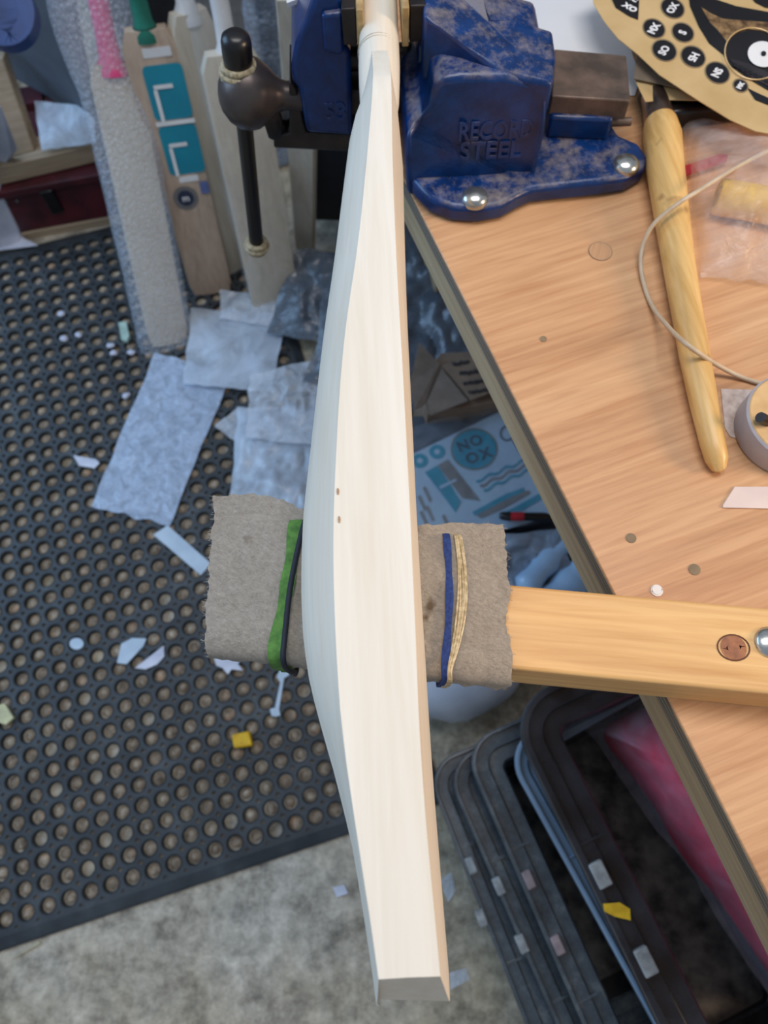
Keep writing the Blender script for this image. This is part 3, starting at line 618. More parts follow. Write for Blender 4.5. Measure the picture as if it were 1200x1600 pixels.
# plastic bag with yellow roll
bagq = [px(1062, 178, BZ + .001), px(1240, 240, BZ + .001), px(1240, 452, BZ + .001), px(1092, 436, BZ + .001)]
tag(mk('plastic_bag', *sheet([bagq[3], bagq[2], bagq[1], bagq[0]], 40, 44, .0045, 28, 3, .0005, bulge=.036), PINKF, smooth=25), 'crumpled clear plastic bag with a yellow roll inside, right of the wooden handle', 'bag')
p0, p1 = px(1120, 307, BZ + .016), px(1250, 330, BZ + .016)
yr = tag(mk('yellow_roll', *lathe(p0, p1 - p0, [(0.002, .008), (0, .009), (0, .0152), (.002, .016), ((p1 - p0).length, .016)], 26), YELL, smooth=40), 'yellow roll inside the clear plastic bag', 'roll')
flat('red_strip', [(1064, 262), (1070, 262), (1125, 244), (1136, 246), (1134, 254), (1072, 276), (1066, 280)], BZ + .0055, .003, REDP, 'thin red strip inside the clear plastic bag', 'strip')
# cord
cpn = [(1290, 205, .03), (1210, 232, .034), (1150, 262, .040), (1095, 296, .044), (1060, 318, .041), (1020, 352, .026), (1003, 390, .010), (1003, 430, .004), (1018, 476, .0035), (1045, 512, .018), (1068, 534, .0335), (1092, 552, .0310), (1120, 570, .014), (1160, 590, .0032), (1210, 604, .0032), (1290, 620, .0032)]
tag(mk('cord', *tube(spline([px(a, b, BZ + z) for a, b, z in cpn], 8), .0020, 10), CORD, smooth=60), 'off white cord looping over the wooden handle', 'cord')
# tape roll
tr = thing('tape_roll', 'masking tape roll with pale grey side at the right edge of the bench', 'tape', px(1222, 672, BZ))
c = px(1226, 676, BZ + .001)
mk('tape_coil', *loft([[c + Vector((math.cos(a) * r, math.sin(a) * r, z)) for a in [k * math.pi / 24 for k in range(48)]] for r, z in ((.024, 0), (.0405, 0), (.041, .001), (.041, .024), (.0395, .0255))], False), GREYT, tr, smooth=40)
mk('tape_face', *loft([[c + Vector((math.cos(a) * r, math.sin(a) * r, z)) for a in [k * math.pi / 24 for k in range(48)]] for r, z in ((.0396, .0252), (.0385, .0262), (.025, .0262), (.024, .0250), (.024, .001))], False), TAPEM, tr, smooth=40)
pn = thing('marker_pen', 'black and red pen standing in the tape roll', 'pen', c)
q0 = c + Vector((.004, -.002, .002)); q1 = px(1188, 652, BZ + .036)
mk('barrel', *tube([q0, q0.lerp(q1, .75)], .0038, 12), REDP, pn, smooth=50); mk('cap', *tube([q0.lerp(q1, .72), q1], .0042, 12), BLACK, pn, smooth=50)
flat('speckled_paper', [(1126, 608), (1184, 610), (1180, 640), (1152, 686), (1140, 682), (1132, 668)], BZ + .0003, .0006, plain('speckled_paper', (216, 200, 190), (180, 160, 150), .8, 130), 'small speckled white paper scrap between the wooden handle and the tape roll', 'paper')
flat('scraper_card', [(1147, 761), (1230, 761), (1230, 796), (1128, 794), (1129, 789)], BZ + .0003, .0012, plain('pinkish_white_card', (232, 212, 202), (214, 196, 190), .5, 14), 'white slanted scraper card lying below the tape roll', 'card', bevel=.0004)
# ---------------------------------------------------------------- leaning bats at the back
def lean_bat(name, label, toe, sh, wt, twist, mat, grip, hl=.28, edge=.032, spine=.058, ws=1.0, tz=.0, gr=1.0):
    T = px(*toe, TH + tz); d = ray(*sh).normalized(); b = d.dot(CP - T); c = (CP - T).length_squared - .56 ** 2; D = b * b - c
    S = CP + d * (-b - math.sqrt(max(D, 0))); a = (S - T).normalized()
    n = (CP - (T + S) / 2); n = (n - a * n.dot(a)).normalized(); n = Matrix.Rotation(twist, 3, a) @ n; w = a.cross(n)
    org = T.copy(); bt_ = thing(name, label, 'cricket bat', org)
    rings = []
    for k in range(21):
        s = .56 * k / 20; e = edge * (.65 + .35 * math.sin(math.pi * min(1, s / .4) / 1.2)) ; sp = spine * (.45 + .55 * math.exp(-((s - .2) / .18) ** 2)); h = wt / 2
        if s < .03: h *= .86 + .14 * math.sin(math.pi / 2 * s / .03)
        if s > .53: h *= 1 - .25 * ((s - .53) / .03) ** 2
        P = [(h, -.002), (h * .5, 0.002), (0, .003), (-h * .5, .002), (-h, -.002), (-h, -e), (-h * .6, -e - (sp - e) * .3), (-h * .12, -sp), (h * .12, -sp), (h * .6, -e - (sp - e) * .3), (h, -e)]
        rings.append([T + a * s + w * x + n * z for x, z in P])
    mk('blade', *loft(rings), mat, bt_, smooth=30)
    hp = T + a * .54 - n * .018
    rr = [(0.0, .021), (.012, .0205), (.03, .0175), (.06, .0160), (.12, .0158), (.2, .0162), (hl, .0175), (hl + .008, .014)]
    mk('grip', *tube([hp + a * t for t, r in rr], [r * (gr if t > .02 else gr * 1.25) for t, r in rr], 18), grip, bt_, smooth=50)
    return bt_, T, a, n, w
b1, T1, a1, n1, w1 = lean_bat('cricket_bat', 'bubble wrapped bat with a pink handle grip leaning behind the mat', (266, 538), (176, 101), .090, 0.10, WILL2, PINK, gr=1.18)
# bubble wrap sleeve round it
rings = []
for k in range(30):
    s = -.018 + .86 * k / 29; h = .064 + (.02 if s > .5 else 0) * min(1, (s - .5) / .1 if s > .5 else 0) + .003 * nz((s, 0, 0), 30); ring = []
    for q in range(24):
        t = 2 * math.pi * q / 24; x = h * (abs(math.cos(t)) ** .5) * (1 if math.cos(t) > 0 else -1); z = -.026 + .037 * (abs(math.sin(t)) ** .7) * (1 if math.sin(t) > 0 else -1)
        p = T1 + a1 * s + w1 * (x + (-.004)) + n1 * z; p += n1 * .004 * nz(p, 30, 2) + w1 * .003 * nz(p, 26, 4)
        if p.z < TH + .001: p.z = TH + .001
        ring.append(p)
    rings.append(ring)
tag(mk('bubble_wrap', *loft(rings, False), BUB, smooth=60), 'clear bubble wrap sleeve around the pink gripped bat', 'bubble wrap')
b2, T2, a2, n2, w2 = lean_bat('cricket_bat', 'bat with teal stickers and green grip, behind the bubble wrapped bat', (332, 458), (226, 48), .098, -0.10, WILL3, GREEN)
def on2(s, x, z=.0035): return T2 + a2 * s + w2 * x + n2 * (z - .0022 * abs(x) / .054)
def st2(s, x, W, H, r, mat, name, z=.0035, par=None):
    poly = [on2(s + v, x + u, z) for u, v in rrect(0, 0, W, H, r)]
    return mk(name, *prism(poly, n2 * .0012), mat, par or b2)
sgn = 1 if (w2.x > 0) else -1
lab = thing  # sticker column of the bat face
st2(.525, sgn * .012, .052, .016, .002, WHITE, 'white_label')
for s0 in (.455, .345):
    tk = st2(s0, sgn * .014, .074, .098, .010, TEAL, 'teal_sticker')
    st2(s0 - .022, -sgn * .008, .007, .058, .001, WHITE, 'white_letter', .0052, tk); st2(s0 + .012, sgn * .008, .036, .007, .001, WHITE, 'white_letter', .0052, tk)
st2(.400, sgn * .014, .076, .008, .001, WHITE, 'white_label', .0052)
st2(.285, sgn * .012, .040, .012, .001, WHITE, 'white_label')
cb = on2(.245, sgn * -.004, .0036)
mk('badge_ring', *prism([cb + w2 * math.cos(t) * .026 + a2 * math.sin(t) * .026 for t in [k * math.pi / 14 for k in range(28)]], n2 * .001), TEALG, b2)
bdg = mk('badge', *prism([cb + n2 * .0011 + w2 * math.cos(t) * .017 + a2 * math.sin(t) * .017 for t in [k * math.pi / 14 for k in range(28)]], n2 * .001), plain('navy_print', (40, 48, 74)), b2)
V, F = text('m', .02, frame(cb + n2 * .0024, w2 * sgn, n2), .0003, .0004); mk('badge_letter', V, F, WHITE, bdg)
st2(.262, sgn * .040, .018, .026, .003, plain('violet_print', (96, 110, 160)), 'violet_sticker')
V = [on2(.54 + t, 0) for t in (0,)]
gp_ = T2 + a2 * .54 - n2 * .018
mk('grip_end', *lathe(gp_, a2, [(.008, .0205), (.009, .0225), (.022, .0215), (.023, .02)], 20), BLACK, b2, smooth=50)
b3, T3, a3, n3, w3 = lean_bat('cricket_bat', 'pale bat standing between the stickered bat and the vise handle, its toe on the floor', (368, 424), (300, 20), .085, 0.5, WILL2, WHITE)
b4, T4, a4, n4, w4 = lean_bat('cricket_bat', 'pale bat with a white handle directly behind the hanging vise bar', (434, 486), (360, 84), .108, 0.12, WILL2, WHITE, tz=.01)
rings = []
for k in range(26):
    s = -.016 + .8 * k / 25; ring = []
    for q in range(24):
        t = 2 * math.pi * q / 24; x = (.060 + .002 * math.sin(s * 30)) * (abs(math.cos(t)) ** .5) * (1 if math.cos(t) > 0 else -1); z = -.028 + .035 * (abs(math.sin(t)) ** .7) * (1 if math.sin(t) > 0 else -1)
        p = T4 + a4 * s + w4 * x + n4 * z; p += n4 * .003 * nz(p, 30, 2)
        if p.z < TH + .001: p.z = TH + .001
        ring.append(p)
    rings.append(ring)
tag(mk('plastic_sleeve', *loft(rings, False), film('thin_sleeve_film', (220, 222, 224), .12, .3), smooth=60), 'clear plastic sleeve around the bat behind the vise bar', 'sleeve')
rp0, rp1 = px(432, 235, .02), px(408, -60, .55)
tag(mk('bubble_wrap_roll', *tube([rp0.lerp(rp1, k / 24) + Vector((.004 * math.sin(k), 0, 0)) for k in range(25)], [.045 + .004 * math.sin(k * 1.7) for k in range(25)], 22), film('roll_film', (176, 190, 210), .62, .25, 90), smooth=60), 'upright roll of bubble wrap behind the vise bar and its ball', 'bubble wrap')
# plank right of it
A, B_, C_ = px(470, 404, .05), px(462, -10, .05), None
def upright(name, label, cat, l0, l1, r0, r1, z0, z1, dep, mat, Ya=None):
    """board standing nearly upright: lower corners l0/r0 at level z0, upper corners l1/r1 on the plane through them leaning back a little"""
    P0, P1 = px(*l0, z0), px(*r0, z0); Q0, Q1 = px(*l1, z1), px(*r1, z1)
    n = (P1 - P0).cross(Q0 - P0).normalized()
    if n.y < 0: n = -n
    return tag(mk(name, *prism([P0, P1, Q1, Q0], n * dep), mat, bevel=.002), label, cat)
upright('plank', 'narrow pale plank standing behind the moving jaw of the vise', 'plank', (462, 395), (430, 0), (488, 404), (492, 0), .012, .72, .02, WILL2)
# bat rack behind, carrying the leaning bats
tag(mk('storage_shelf', *box((-.15, 2.0, .45), (0.9, .4, .9)), plain('dark_shelf', (34, 32, 36), (20, 20, 24), .8), bevel=.006), 'dark shelf unit behind the leaning bats', 'shelf')
# colourful edges glimpsed between the bats
def rodbox(name, label, cat, a, b, z0, z1, w, mat):
    p, q = px(*a, z0), px(*b, z1); return tag(mk(name, *tube([p, q], w, 6), mat), label, cat)
flat('yellow_wrapper', [(338, 330), (352, 326), (356, 352), (344, 356)], .10, .02, YELL, 'yellow wrapper glimpsed between the stickered bat and the pale bat', 'wrapper')
flat('brown_carton', [(296, 150), (320, 140), (345, 250), (322, 262)], .25, .03, CARD, 'brown carton glimpsed between the stickered bat and the pale bat', 'carton')
# ---------------------------------------------------------------- left background
# maroon chest
P = [px(38, 374, 0.0), px(190, 346, 0.0)]; xd = (P[1] - P[0]).normalized(); nd = Vector((-xd.y, xd.x, 0))
P0 = P[0] - xd * .03; 
mc = thing('maroon_chest', 'low maroon wooden chest standing at the far left edge of the rubber mat', 'chest', P0)
def chb(u0, u1, v0, v1, z0, z1): return prism([P0 + xd * u0 + nd * v0 + Vector((0, 0, z0)), P0 + xd * u1 + nd * v0 + Vector((0, 0, z0)), P0 + xd * u1 + nd * v1 + Vector((0, 0, z0)), P0 + xd * u0 + nd * v1 + Vector((0, 0, z0))], (0, 0, z1 - z0))
mk('chest_body', *chb(0, .42, 0, .3, .022, .135), MAR, mc, bevel=.003); mk('base_board', *chb(.02, .42, -.004, .3, 0, .022), TIMB, mc, bevel=.002)
mk('chest_lid', *chb(-.01, .43, -.008, .31, .135, .155), MAR, mc, bevel=.003); mk('latch', *chb(.13, .16, -.014, 0, .07, .14), BLACK, mc, bevel=.003)
for k in (.02, .045, .07): mk('rivet', *box(P0 + xd * k + Vector((0, -.002, .12)), (.006, .006, .006)), ZINC, mc)
# timber frame on the chest
fr = thing('timber_frame', 'pale timber frame standing on the maroon chest at the left edge', 'frame', px(70, 270, .157))
q0, q1 = px(-10, 292, .158), px(165, 250, .158); xf = (q1 - q0).normalized(); nf = Vector((-xf.y, xf.x, 0))
def fb(p, L, W, H, name, mat=TIMB): return mk(name, *prism([p, p + xf * L, p + xf * L + nf * W, p + nf * W], (0, 0, H)), mat, fr, bevel=.002)
fb(q0 + nf * .0, .26, .07, .045, 'bottom_rail'); 
mk('upright_post', *prism([px(16, 246, .2035), px(54, 236, .2035), px(4, 92, .36), px(-30, 102, .36)], (0.004, .03, 0)), TIMB, fr, bevel=.002)
# white board at the left edge
wq = [px(-40, 420, .0), px(36, 396, .0), px(-8, 250, .15), px(-30, 150, .35), px(-120, 150, .35), px(-120, 420, .0)]
tag(mk('white_board', *prism([px(-60, 400, .017), px(34, 372, .017), px(18, 300, .10), px(8, 262, .16), px(28, 232, .24), px(2, 165, .36), px(-60, 165, .36)], (-.012, -.015, 0)), WHITEB, bevel=.002), 'white board leaning at the far left edge of the picture', 'board')
tag(mk('white_floor_sheet', *prism(pts([(-80, 300), (12, 304), (36, 372), (60, 384), (-80, 402)], .0145), (0, 0, .002)), WHITEB), 'whitish sheet on the floor left of the maroon chest', 'sheet')
upright('cabinet_back', 'grey sheet cabinet back standing behind the timber frame at top left', 'cabinet', (2, 112), (-40, -60), (150, 192), (100, -60), .24, .62, .012, GREYP)
a_, b_ = px(12, 108, .235), px(135, 186, .235)
tag(mk('grey_strip', *tube([a_, b_], .008, 6), DARKM), 'dark strip along the bottom edge of the grey cabinet back', 'strip')
tag(mk('blue_reel', *lathe(px(5, 20, .62), (0.15, -.6, .75), [(-.02, .010), (-.02, .055), (.02, .055), (.02, .030), (.012, .010)], 28), BLUR, smooth=40), 'blue round reel in the top left corner', 'reel')
tag(mk('plastic_packet', *sheet([px(66, 236, .21), px(150, 225, .21), px(150, 170, .26), px(55, 160, .26)], 16, 12, .006, 22, 5, .0008), MILK, smooth=40), 'pale blue plastic packet between the timber frame and the wrapped bat', 'packet')
flat('maroon_board', [(26, 150), (70, 145), (72, 172), (34, 176)], .22, .02, MAR, 'maroon board glimpsed inside the timber frame', 'board')
# ---------------------------------------------------------------- plastic scraps on the floor
tag(mk('foam_pouch', *sheet([px(143, 792, .013), px(264, 822, .013), px(362, 585, .013), px(243, 552, .013)], 24, 36, .003, 24, 1, .0012), BUBF, smooth=40), 'long bluish foam pouch lying flat on the rubber mat', 'pouch')
tag(mk('plastic_pouch', *sheet([px(288, 602, .026), px(422, 612, .026), px(452, 494, .028), px(300, 482, .028)], 26, 22, .006, 20, 2, .001), MILK, smooth=40), 'square milky pouch on top of the long foam pouch', 'pouch')
tag(mk('plastic_film', *sheet([px(345, 500, .034), px(470, 520, .034), px(480, 470, .05), px(345, 455, .045)], 20, 14, .008, 24, 3, .001), BAGC, smooth=30), 'clear crumpled film between the pale bat and the square pouch', 'film')
tag(mk('plastic_bag', *sheet([px(362, 800, .016), px(500, 850, .016), px(530, 640, .018), px(372, 640, .018)], 34, 40, .012, 16, 4, .001, bulge=.02), MILK, smooth=30), 'crumpled milky plastic bag left of the bat, above the felt pad', 'bag')
tag(mk('plastic_bag', *sheet([px(385, 690, .05), px(520, 700, .05), px(530, 560, .05), px(392, 590, .05)], 34, 30, .012, 22, 6, .001), BAGC, smooth=30), 'shiny clear crumpled bag between the square pouch and the bat', 'bag')
tag(mk('plastic_film', *sheet([px(336, 668, .014), px(380, 700, .014), px(410, 640, .014), px(370, 640, .014)], 12, 10, .006, 30, 8, .001), BAGC, smooth=30), 'small clear film scrap poking out left of the milky bag', 'film')
tag(mk('grey_sheet', *sheet([px(420, 520, .04), px(600, 560, .04), px(560, 400, .12), px(465, 390, .12)], 30, 30, .014, 14, 9, .001), HEAP, smooth=30), 'grey plastic sheeting behind the bat near the pale plank', 'sheeting')
tag(mk('plastic_bag', *sheet([px(470, 640, .03), px(780, 660, .03), px(760, 280, .16), px(560, 280, .16)], 60, 60, .03, 9, 10, .0012), HEAP, smooth=30), 'big heap of grey wrinkled plastic under the bench edge', 'bag')
tag(mk('dark_bin', *hull([px(485, 345, .10), px(660, 350, .10), px(660, 180, .45), px(490, 180, .45), px(650, 260, .10), px(490, 260, .10)]), plain('dark_bin_plastic', (26, 26, 34), (16, 16, 22), .5), bevel=.006), 'dark bin under the vise behind the bat', 'bin')
def chip(poly, mat, label, cat='scrap', name='plastic_scrap', z=TH + .0016, th=.0015): return flat(name, poly, z, th, mat, label, cat)
chip([(240, 836), (262, 821), (330, 881), (314, 899)], PALEB, 'pale blue card strip on the mat between the foam pouch and the felt pad', 'card', 'card_strip')
chip([(183, 1036), (190, 1006), (207, 997), (229, 998), (224, 1010), (198, 1038)], PALEB, 'larger white plastic flake on the mat left of the felt pad')
chip([(211, 1044), (256, 1009), (257, 1026), (246, 1038), (228, 1046)], WHITEB, 'white plastic flake lying right beside the larger flake on the mat')
chip(ell(120, 1006, 11, 9), PALEB, 'round whitish scrap left of the two plastic flakes')
chip([(115, 712), (150, 718), (156, 724), (148, 732), (124, 728)], WHITEB, 'small curved white scrap left of the foam pouch')
chip([(187, 508), (199, 506), (204, 528), (200, 537), (192, 535)], plain('pale_green_foam', (170, 196, 184)), 'small pale green foam peg left of the wrapped bat toe', name='foam_peg', th=.010)
chip([(0, 1103), (10, 1100), (24, 1122), (12, 1133), (2, 1130)], plain('cream_foam', (214, 208, 160)), 'cream foam piece at the left edge of the mat', name='foam_piece', th=.008)
chip([(30, 1492), (62, 1470), (64, 1474), (20, 1498)], plain('pale_splinter', (206, 196, 160)), 'pale wood splinter on the concrete at the mat edge', 'splinter', 'wood_splinter', z=.001, th=.003)
chip([(424, 1118), (422, 1108), (430, 1106), (438, 1066), (432, 1058), (440, 1042), (450, 1046), (452, 1055), (444, 1060), (436, 1108), (438, 1118), (430, 1120)], PALEB, 'narrow clear plastic clip on the mat below the felt pad', name='plastic_clip')
chip([(334, 1026), (350, 1030), (362, 1022), (378, 1028), (372, 1038), (380, 1048), (362, 1046), (356, 1054), (348, 1044), (338, 1040)], WHITEB, 'star shaped white scrap on the mat under the felt pad corner')
for k, (x, y) in enumerate(((100, 529), (123, 523), (178, 552), (173, 540), (204, 551), (197, 618), (96, 490))):
    tag(mk('paper_crumb', *blob(px(x, y, TH + .005), (.010, .008, .005), amp=.3, sc=120, seed=k, n=8, m=6), WHITEB, smooth=60), ('left crumb of the white pair level with the green foam peg', 'right crumb of the white pair left of the wrapped bat toe', 'white crumb lowest and nearest the wrapped bat toe', 'white crumb left of the lowest one by the wrapped bat toe', 'white crumb touching the bubble wrap at the bat toe', 'lone white crumb farthest down, left of the foam pouch top', 'small whitish crumb on the mat farthest left of the crumbs')[k], 'crumb', 'white crumbs near the wrapped bat')
p = px(380, 1160, TH)
yf = [(364, 1149), (392, 1143), (397, 1166), (368, 1170)]
tag(mk('foam_block', *prism([px(a, b, TH + .0005) for a, b in yf], (0, 0, .016)), YELL, bevel=.003), 'small yellow foam block on the black mat', 'foam')
# ---------------------------------------------------------------- pile under the bench edge
bx = thing('cardboard_box', 'brown cardboard box with marker writing under the bench edge', 'box', px(700, 640, 0))
cc = [px(652, 700, .26), px(742, 640, .26), px(790, 560, .26), px(690, 560, .26)]
o1 = Vector((.115, .70, 0)); ub = Vector((.93, .36, 0)).normalized(); vb = Vector((-ub.y, ub.x, 0))
def bq(u, v, z): return o1 + ub * u + vb * v + Vector((0, 0, z))
f1 = [px(735, 628, .25), px(693, 572, .25), px(752, 560, .25), px(800, 612, .25)]
mk('box_body', *prism([Vector((p.x, p.y, .012)) for p in (px(668, 640, .25), px(648, 590, .25), px(690, 545, .25), px(800, 540, .25), px(830, 610, .25), px(735, 630, .25))], (0, 0, .225)), CARD, bx, bevel=.002)
fl = mk('flap', *prism([px(a, b, .250) for a, b in ((735, 626), (690, 572), (722, 562), (768, 558), (790, 606))], (0, 0, .003)), CARD, bx)
mk('flap', *prism([px(731, 627, .246), px(690, 577, .254), px(668, 628, .262), px(672, 650, .262)], (0, 0, .003)), plain('grey_cardboard', (150, 136, 124), (132, 120, 108), .8), bx)
mk('flap', *prism([px(686, 570, .254), px(655, 536, .27), px(640, 600, .27), px(648, 640, .27), px(662, 634, .262)], (0, 0, .003)), plain('grey_cardboard_inner', (144, 130, 118), (126, 114, 102), .8), bx)
def scrawl(x, y, n, w, h, seed, sl=.14):
    rnd = random.Random(seed); P = []
    for k in range(n * 4 + 1): t = k / (n * 4); P.append(px(x + w * t + rnd.uniform(-1, 1), y - sl * w * t + (h if k % 2 else -h) * rnd.uniform(.4, 1), .2545))
    return tube(spline(P, 3), .0012, 5)
mk('marker_writing', *join(scrawl(707, 569, 4, 26, 4, 1), scrawl(718, 584, 4, 32, 4, 2), scrawl(724, 599, 6, 32, 3, 3), scrawl(732, 613, 6, 34, 3, 4)), INK, fl)
tag(mk('black_box_handle', *tube(spline([px(744, 566, .30), px(752, 560, .31), px(764, 566, .31), px(772, 582, .31), px(774, 598, .30)], 6), .006, 10), BLACK, smooth=60), 'black curved strap sticking out against the bench rail beside the cardboard box', 'strap')
# stack that carries the sticker sheet
SZ = .20
tag(mk('flat_carton', *prism([Vector((p.x, p.y, .012)) for p in pts([(560, 720), (640, 650), (820, 640), (880, 800), (720, 850), (600, 850)], SZ - .004)], (0, 0, SZ - .018)), plain('dull_carton', (80, 84, 92), (60, 64, 72), .7), bevel=.002), 'dull grey carton under the teal sticker sheet', 'carton')
ss = thing('sticker_sheet', 'pale sheet of teal and grey stickers in clear plastic below the cardboard box', 'sticker sheet', px(740, 740, SZ))
mk('backing_sheet', *sheet([px(612, 835, SZ), px(700, 862, SZ), px(640, 700, SZ), px(590, 740, SZ)], 8, 8, .0004, 10, 1, .0008), SHEETM, ss)
mk('backing_sheet', *prism(pts([(640, 712), (800, 634), (880, 790), (866, 806), (700, 852), (630, 846)], SZ + .0015), (0, 0, .0008)), SHEETM, ss)
def s3(poly, mat, name='sticker', dz=.0030): return mk(name, *prism(pts(poly, SZ + dz), (0, 0, .0006)), mat, ss)
s3(ell(741, 702, 37, 33), plain('olive_gold_print', (116, 112, 86)), 'sticker_rim', .0024); s3(ell(741, 702, 34.5, 30.5), TEAL)
for ch, x, y in (('N', 724, 697), ('O', 744, 689), ('O', 738, 716), ('X', 759, 709)): gtext(ch, x, y, .030, -0.35, plain('dark_teal_print', (24, 54, 70)), SZ + .0042, ss, bold=.001)
for x, y in ((656, 720), (683, 706)): s3(ell(x, y, 12.5, 11), TEAL); s3(ell(x, y, 4.5, 4), SHEETM, 'sticker_centre', .0038)
s3([(664, 738), (684, 727), (720, 784), (712, 801)], TEAL); s3([(684, 727), (700, 718), (751, 783), (722, 778)], TEALG)
s3([(686, 760), (712, 748), (714, 751), (689, 764)], SHEETM, 'sticker_line', .0038)
def wavy(a, b, amp, w, n=40):
    U_ = []; L_ = []
    for k in range(n + 1):
        t = k / n; x = a[0] + (b[0] - a[0]) * t; y = a[1] + (b[1] - a[1]) * t + amp * math.sin(t * 22); U_.append((x, y - w)); L_.append((x, y + w))
    V = [px(x, y, SZ + .003) for x, y in U_ + L_] + [px(x, y, SZ + .0037) for x, y in U_ + L_]; m_ = n + 1; F = []
    for k in range(n): F += [(k, k + 1, m_ + k + 1, m_ + k), (2 * m_ + k, 2 * m_ + k + 1, 3 * m_ + k + 1, 3 * m_ + k), (k, k + 1, 2 * m_ + k + 1, 2 * m_ + k), (m_ + k, m_ + k + 1, 3 * m_ + k + 1, 3 * m_ + k)]
    return V, F
mk('wave_sticker', *wavy((744, 752), (836, 712), 2.2, 2), TEAL, ss); mk('wave_sticker', *wavy((750, 759), (840, 719), 2.2, 2.2), TEALG, ss); mk('wave_sticker', *wavy((756, 766), (842, 727), 2.2, 2), TEAL, ss)
s3([(738, 800), (790, 772), (818, 762), (820, 768), (780, 788), (742, 806)], TEAL); s3([(744, 805), (800, 776), (826, 766), (828, 771), (790, 792), (752, 810)], TEALG, 'sticker', .0036)
s3([(790, 800), (845, 770), (850, 778), (812, 800)], TEAL)
mk('key_sticker', *tube([px(a, b, SZ + .0035) for a, b in ell(792, 677, 10, 11)], .0015, 6, True), NAVY, ss); s3([(800, 688), (806, 686), (820, 706), (814, 712)], NAVY)
s3([(778, 640), (788, 636), (796, 652), (788, 656)], TEAL)
for x, y in ((660, 762), (652, 776), (664, 792), (655, 800), (690, 806)): s3([(x, y), (x + 5, y - 2), (x + 15, y + 20), (x + 11, y + 23)], TEALG)
tag(mk('plastic_sleeve', *sheet([px(610, 850, SZ + .003), px(890, 812, SZ + .003), px(815, 600, SZ + .008), px(600, 690, SZ + .006)], 44, 34, .005, 16, 12, .0006), film('clear_glossy_film', (206, 220, 236), .07, .1), smooth=30), 'clear glossy sleeve over the teal sticker sheet', 'sleeve')
pn = thing('marker_pen', 'black marker pen with a red band on the plastic sleeve by the felt pad', 'pen', px(820, 810, SZ))
pz = SZ + .022
mk('barrel', *tube([px(818, 807, pz), px(850, 808, pz), px(884, 816, pz)], [.0075, .0085, .007], 16), BLACK, pn, smooth=50); mk('red_band', *tube([px(796, 807, pz), px(818, 807, pz)], .0082, 16), REDP, pn, smooth=50); mk('cap', *tube([px(780, 806, pz), px(784, 806, pz), px(797, 807, pz)], [.004, .0075, .0086], 16), BLACK, pn, smooth=50)
tag(mk('plastic_bag', *sheet([px(620, 985, .10), px(900, 990, .10), px(880, 820, SZ + .0), px(640, 850, SZ)], 40, 34, .02, 14, 13, .001), GREYF, smooth=30), 'grey crumpled plastic between the sticker sheet and the felt pad', 'bag')
for k, (a, b, r) in enumerate((((815, 925, .19), (905, 815, .19), .022), ((850, 950, .18), (955, 850, .18), .030), ((900, 970, .16), (1000, 890, .16), .026))):
    p, q = px(*a), px(*b); ring = []
    tag(mk('rolled_bag', *tube([p.lerp(q, t) + Vector((0, 0, .004 * math.sin(t * 9 + k))) for t in [i / 14 for i in range(15)]], [r * (1 + .12 * math.sin(i * 1.3 + k)) * (.5 if i in (0, 14) else 1) for i in range(15)], 16, False, .8), plain('pale_blue_film%d' % k, (178, 206, 230), (152, 184, 214), .25, 12, 0, .4), smooth=60), ('first pale blue rolled bag, nearest the sticker sheet', 'middle pale blue rolled bag of the three behind the batten', 'pale blue rolled bag deepest under the bench')[k], 'bag')
tag(mk('storage_crate', *prism([Vector((p.x, p.y, .0)) for p in pts([(700, 1010), (900, 1010), (1060, 860), (900, 790), (760, 830)], .15)], (0, 0, .135)), plain('slate_plastic', (70, 78, 88), (54, 60, 68), .6), bevel=.004), 'slate crate on the floor below the pale blue rolled bags', 'crate')
tag(mk('white_sack', *blob(px(700, 1040, .10), (.13, .10, .075), amp=.08, sc=12, seed=3, n=28, m=16), plain('white_sack_plastic', (206, 212, 222), (180, 188, 202), .35, 9, 0, .3), smooth=60), 'rounded white plastic sack under the batten', 'sack')
# small scraps on the concrete
for x, y, s, lb in ((1, 0, 0, ''),):
    pass
chip([(688, 1375), (705, 1362), (712, 1392), (700, 1410)], BAGC, 'clear film scrap on the concrete left of the black tubs', z=.001); chip([(702, 1520), (728, 1512), (734, 1530), (704, 1546)], BAGC, 'clear film corner on the concrete beside the bat toe', z=.001)
chip([(520, 1386), (538, 1382), (544, 1396), (526, 1402)], WHITEB, 'faint white flake on the concrete left of the bat', z=.001)
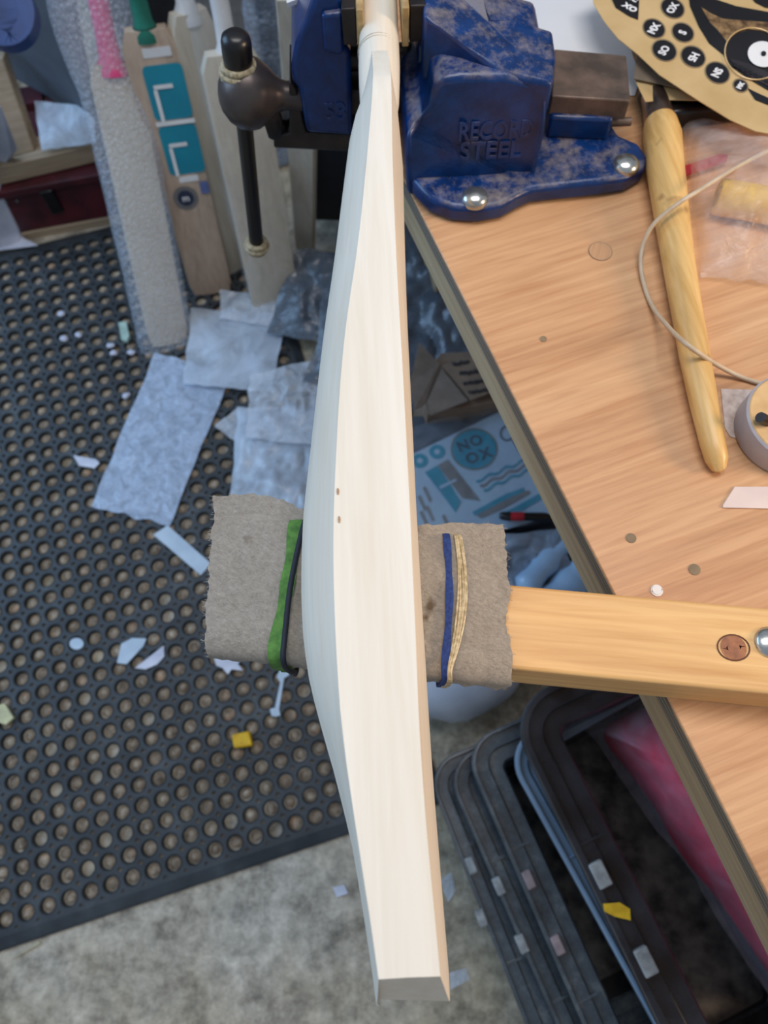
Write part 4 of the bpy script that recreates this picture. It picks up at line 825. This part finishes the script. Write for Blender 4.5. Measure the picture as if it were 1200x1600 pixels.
# ---------------------------------------------------------------- nested black tubs
def tub(label, A, B, z, wid, L, r, flange, depth, mat, name='storage_tub', lip=.006, clips=(), extra=0, tilt=0, inner=None, mats=None):
    """A upper-left end and B a lower point on the outer left edge, pixels at level z"""
    a, b = px(*A, z), px(*B, z); u = (b - a).normalized(); v = Vector((-u.y, u.x, 0))
    if v.x < 0: v = -v
    o = a - u * r
    t = thing(name, label, 'tub', Vector((o.x, o.y, 0)) + u * L / 2 + v * wid / 2)
    def ringp(off, zz, rr=None):
        rr = max(.012, (rr or r) - off); pts_ = []
        for x, y in rrect(0, 0, L - 2 * off, wid - 2 * off, rr, 8): q = o + u * (L / 2 + x) + v * (wid / 2 + y); q.z = zz; pts_.append(q)
        return pts_
    # outer lip, flange, inner rise
    mk('outer_lip', *loft([ringp(.002, z - .016), ringp(0, z - .014), ringp(0, z - .002), ringp(.0015, z), ringp(lip - .001, z), ringp(lip, z - .002), ringp(lip, z - .007)], False), mat, t, smooth=50)
    mk('flange', *loft([ringp(lip, z - .006), ringp(flange * .55, z - .0065), ringp(flange * .6, z - .012), ringp(flange, z - .012), ringp(flange + .003, z - .016)], False), mats or mat, t, smooth=30)
    mk('inner_wall', *loft([ringp(flange + .003, z - .016), ringp(flange + .008, z - depth * .5), ringp(flange + .02, z - depth), ringp(flange + .03, z - depth), ringp(flange + .05, z - depth)], False), TUBM, t, smooth=30)
    R0 = ringp(flange + .024, z - depth - .001); V, F = prism(R0, (0, 0, .003)); mk('tub_floor', V, F, TUBD, t)
    for s0, s1, mt__ in clips:
        q = px(s0, s1, z - .004); mk('clip', *box(q + Vector((0, 0, .001)), (.030 if mt__ == 0 else .024, .018 if mt__ == 0 else .013, .010), math.atan2(u.y, u.x)), CLIPM if mt__ == 0 else CLIPP if mt__ == 1 else CLIPM, t, bevel=.002)
    for s in (.30, .68):
        q = o + u * (L * s) + v * (flange * .42); q.z = z - .006; mk('rib', *box(q, (.003, flange * .7, .004), math.atan2(u.y, u.x)), mat, t)
    return t, o, u, v
tub('lowest black tub of the nested stack, nearest the bat toe', (682, 1246), (805, 1560), .20, .33, .435, .05, .040, .18, RIM, clips=((736, 1352, 2), (752, 1434, 2)), mats=RIM)
tub('second black tub from the bottom of the nested stack', (714, 1245), (848, 1551), .25, .33, .50, .05, .040, .19, RIM, clips=((779, 1384, 2), (815, 1474, 2)))
tub('third black tub of the nested stack with pinkish clips', (743, 1215), (896, 1566), .30, .33, .52, .05, .044, .20, RIM, clips=((826, 1374, 1), (871, 1476, 1)))
tub('translucent whitish tub between the third and the top black tub', (814, 1220), (990, 1540), .355, .34, .54, .05, .030, .17, plain('milky_tub_plastic', (140, 160, 180), (116, 134, 154), .35, 8, 0, .1), name='clear_tub')
tt, o4, u4, v4 = tub('topmost glossy black tub holding a red cloth, under the bench rail', (824, 1178), (1008, 1556), .44, .40, .62, .065, .052, .22, TUBM, clips=((937, 1366, 0), (1008, 1502, 0)), lip=.010)
flat('yellow_tag', [(942, 1412), (968, 1410), (984, 1420), (985, 1438), (960, 1432), (944, 1424)], .442, .0012, YELL, 'yellow tag lying on the flange of the topmost black tub', 'tag')
# red cloth in clear bag
bq0 = [(905, 1128), (935, 1165), (1010, 1275), (1080, 1370), (1150, 1480), (1230, 1600), (1330, 1560), (1230, 1350), (1110, 1120), (1010, 1075), (950, 1082)]
def mound(poly, zb, h, mat, name, n=10, sc=14, amp=.012, seed=0, label=None, cat=None, shrink=0.0, smooth=50):
    B0 = [px(a, b, zb) for a, b in poly]; c = sum(B0, Vector()) / len(B0); B0 = spline(B0, 4, True); rings = []
    for k in range(n):
        t = k / (n - 1); s = math.cos(t * math.pi / 2) ** .6 if k < n - 1 else .02; z = zb + h * math.sin(t * math.pi / 2)
        ring = []
        for p in B0:
            q = c + (p - c) * s * (1 - shrink); q.z = z; q.z += amp * nz(q, sc, seed) * (1 if k else 0) + amp * .6 * abs(nz(q, sc * 2.4, seed + 1)) * (1 if k else 0)
            q.x += amp * .5 * nz(q, sc, seed + 5); q.y += amp * .5 * nz(q, sc, seed + 6); ring.append(q)
        rings.append(ring)
    return tag(mk(name, *loft(rings), mat, smooth=smooth), label, cat)
rd = [(945, 1140), (985, 1210), (1050, 1310), (1110, 1390), (1180, 1490), (1250, 1580), (1310, 1540), (1220, 1350), (1110, 1140), (1020, 1110)]
mound(rd, .30, .115, RED, 'red_cloth', label='folded red cloth inside the clear bag in the topmost tub', cat='cloth', seed=2, amp=.014)
mound([(x, y) for x, y in bq0], .296, .145, film('clear_garment_bag', (220, 216, 230), .17, .2, None, 26, .7), 'clear_bag', label='clear plastic bag around the red cloth in the topmost tub', cat='bag', seed=4, amp=.018, smooth=30)
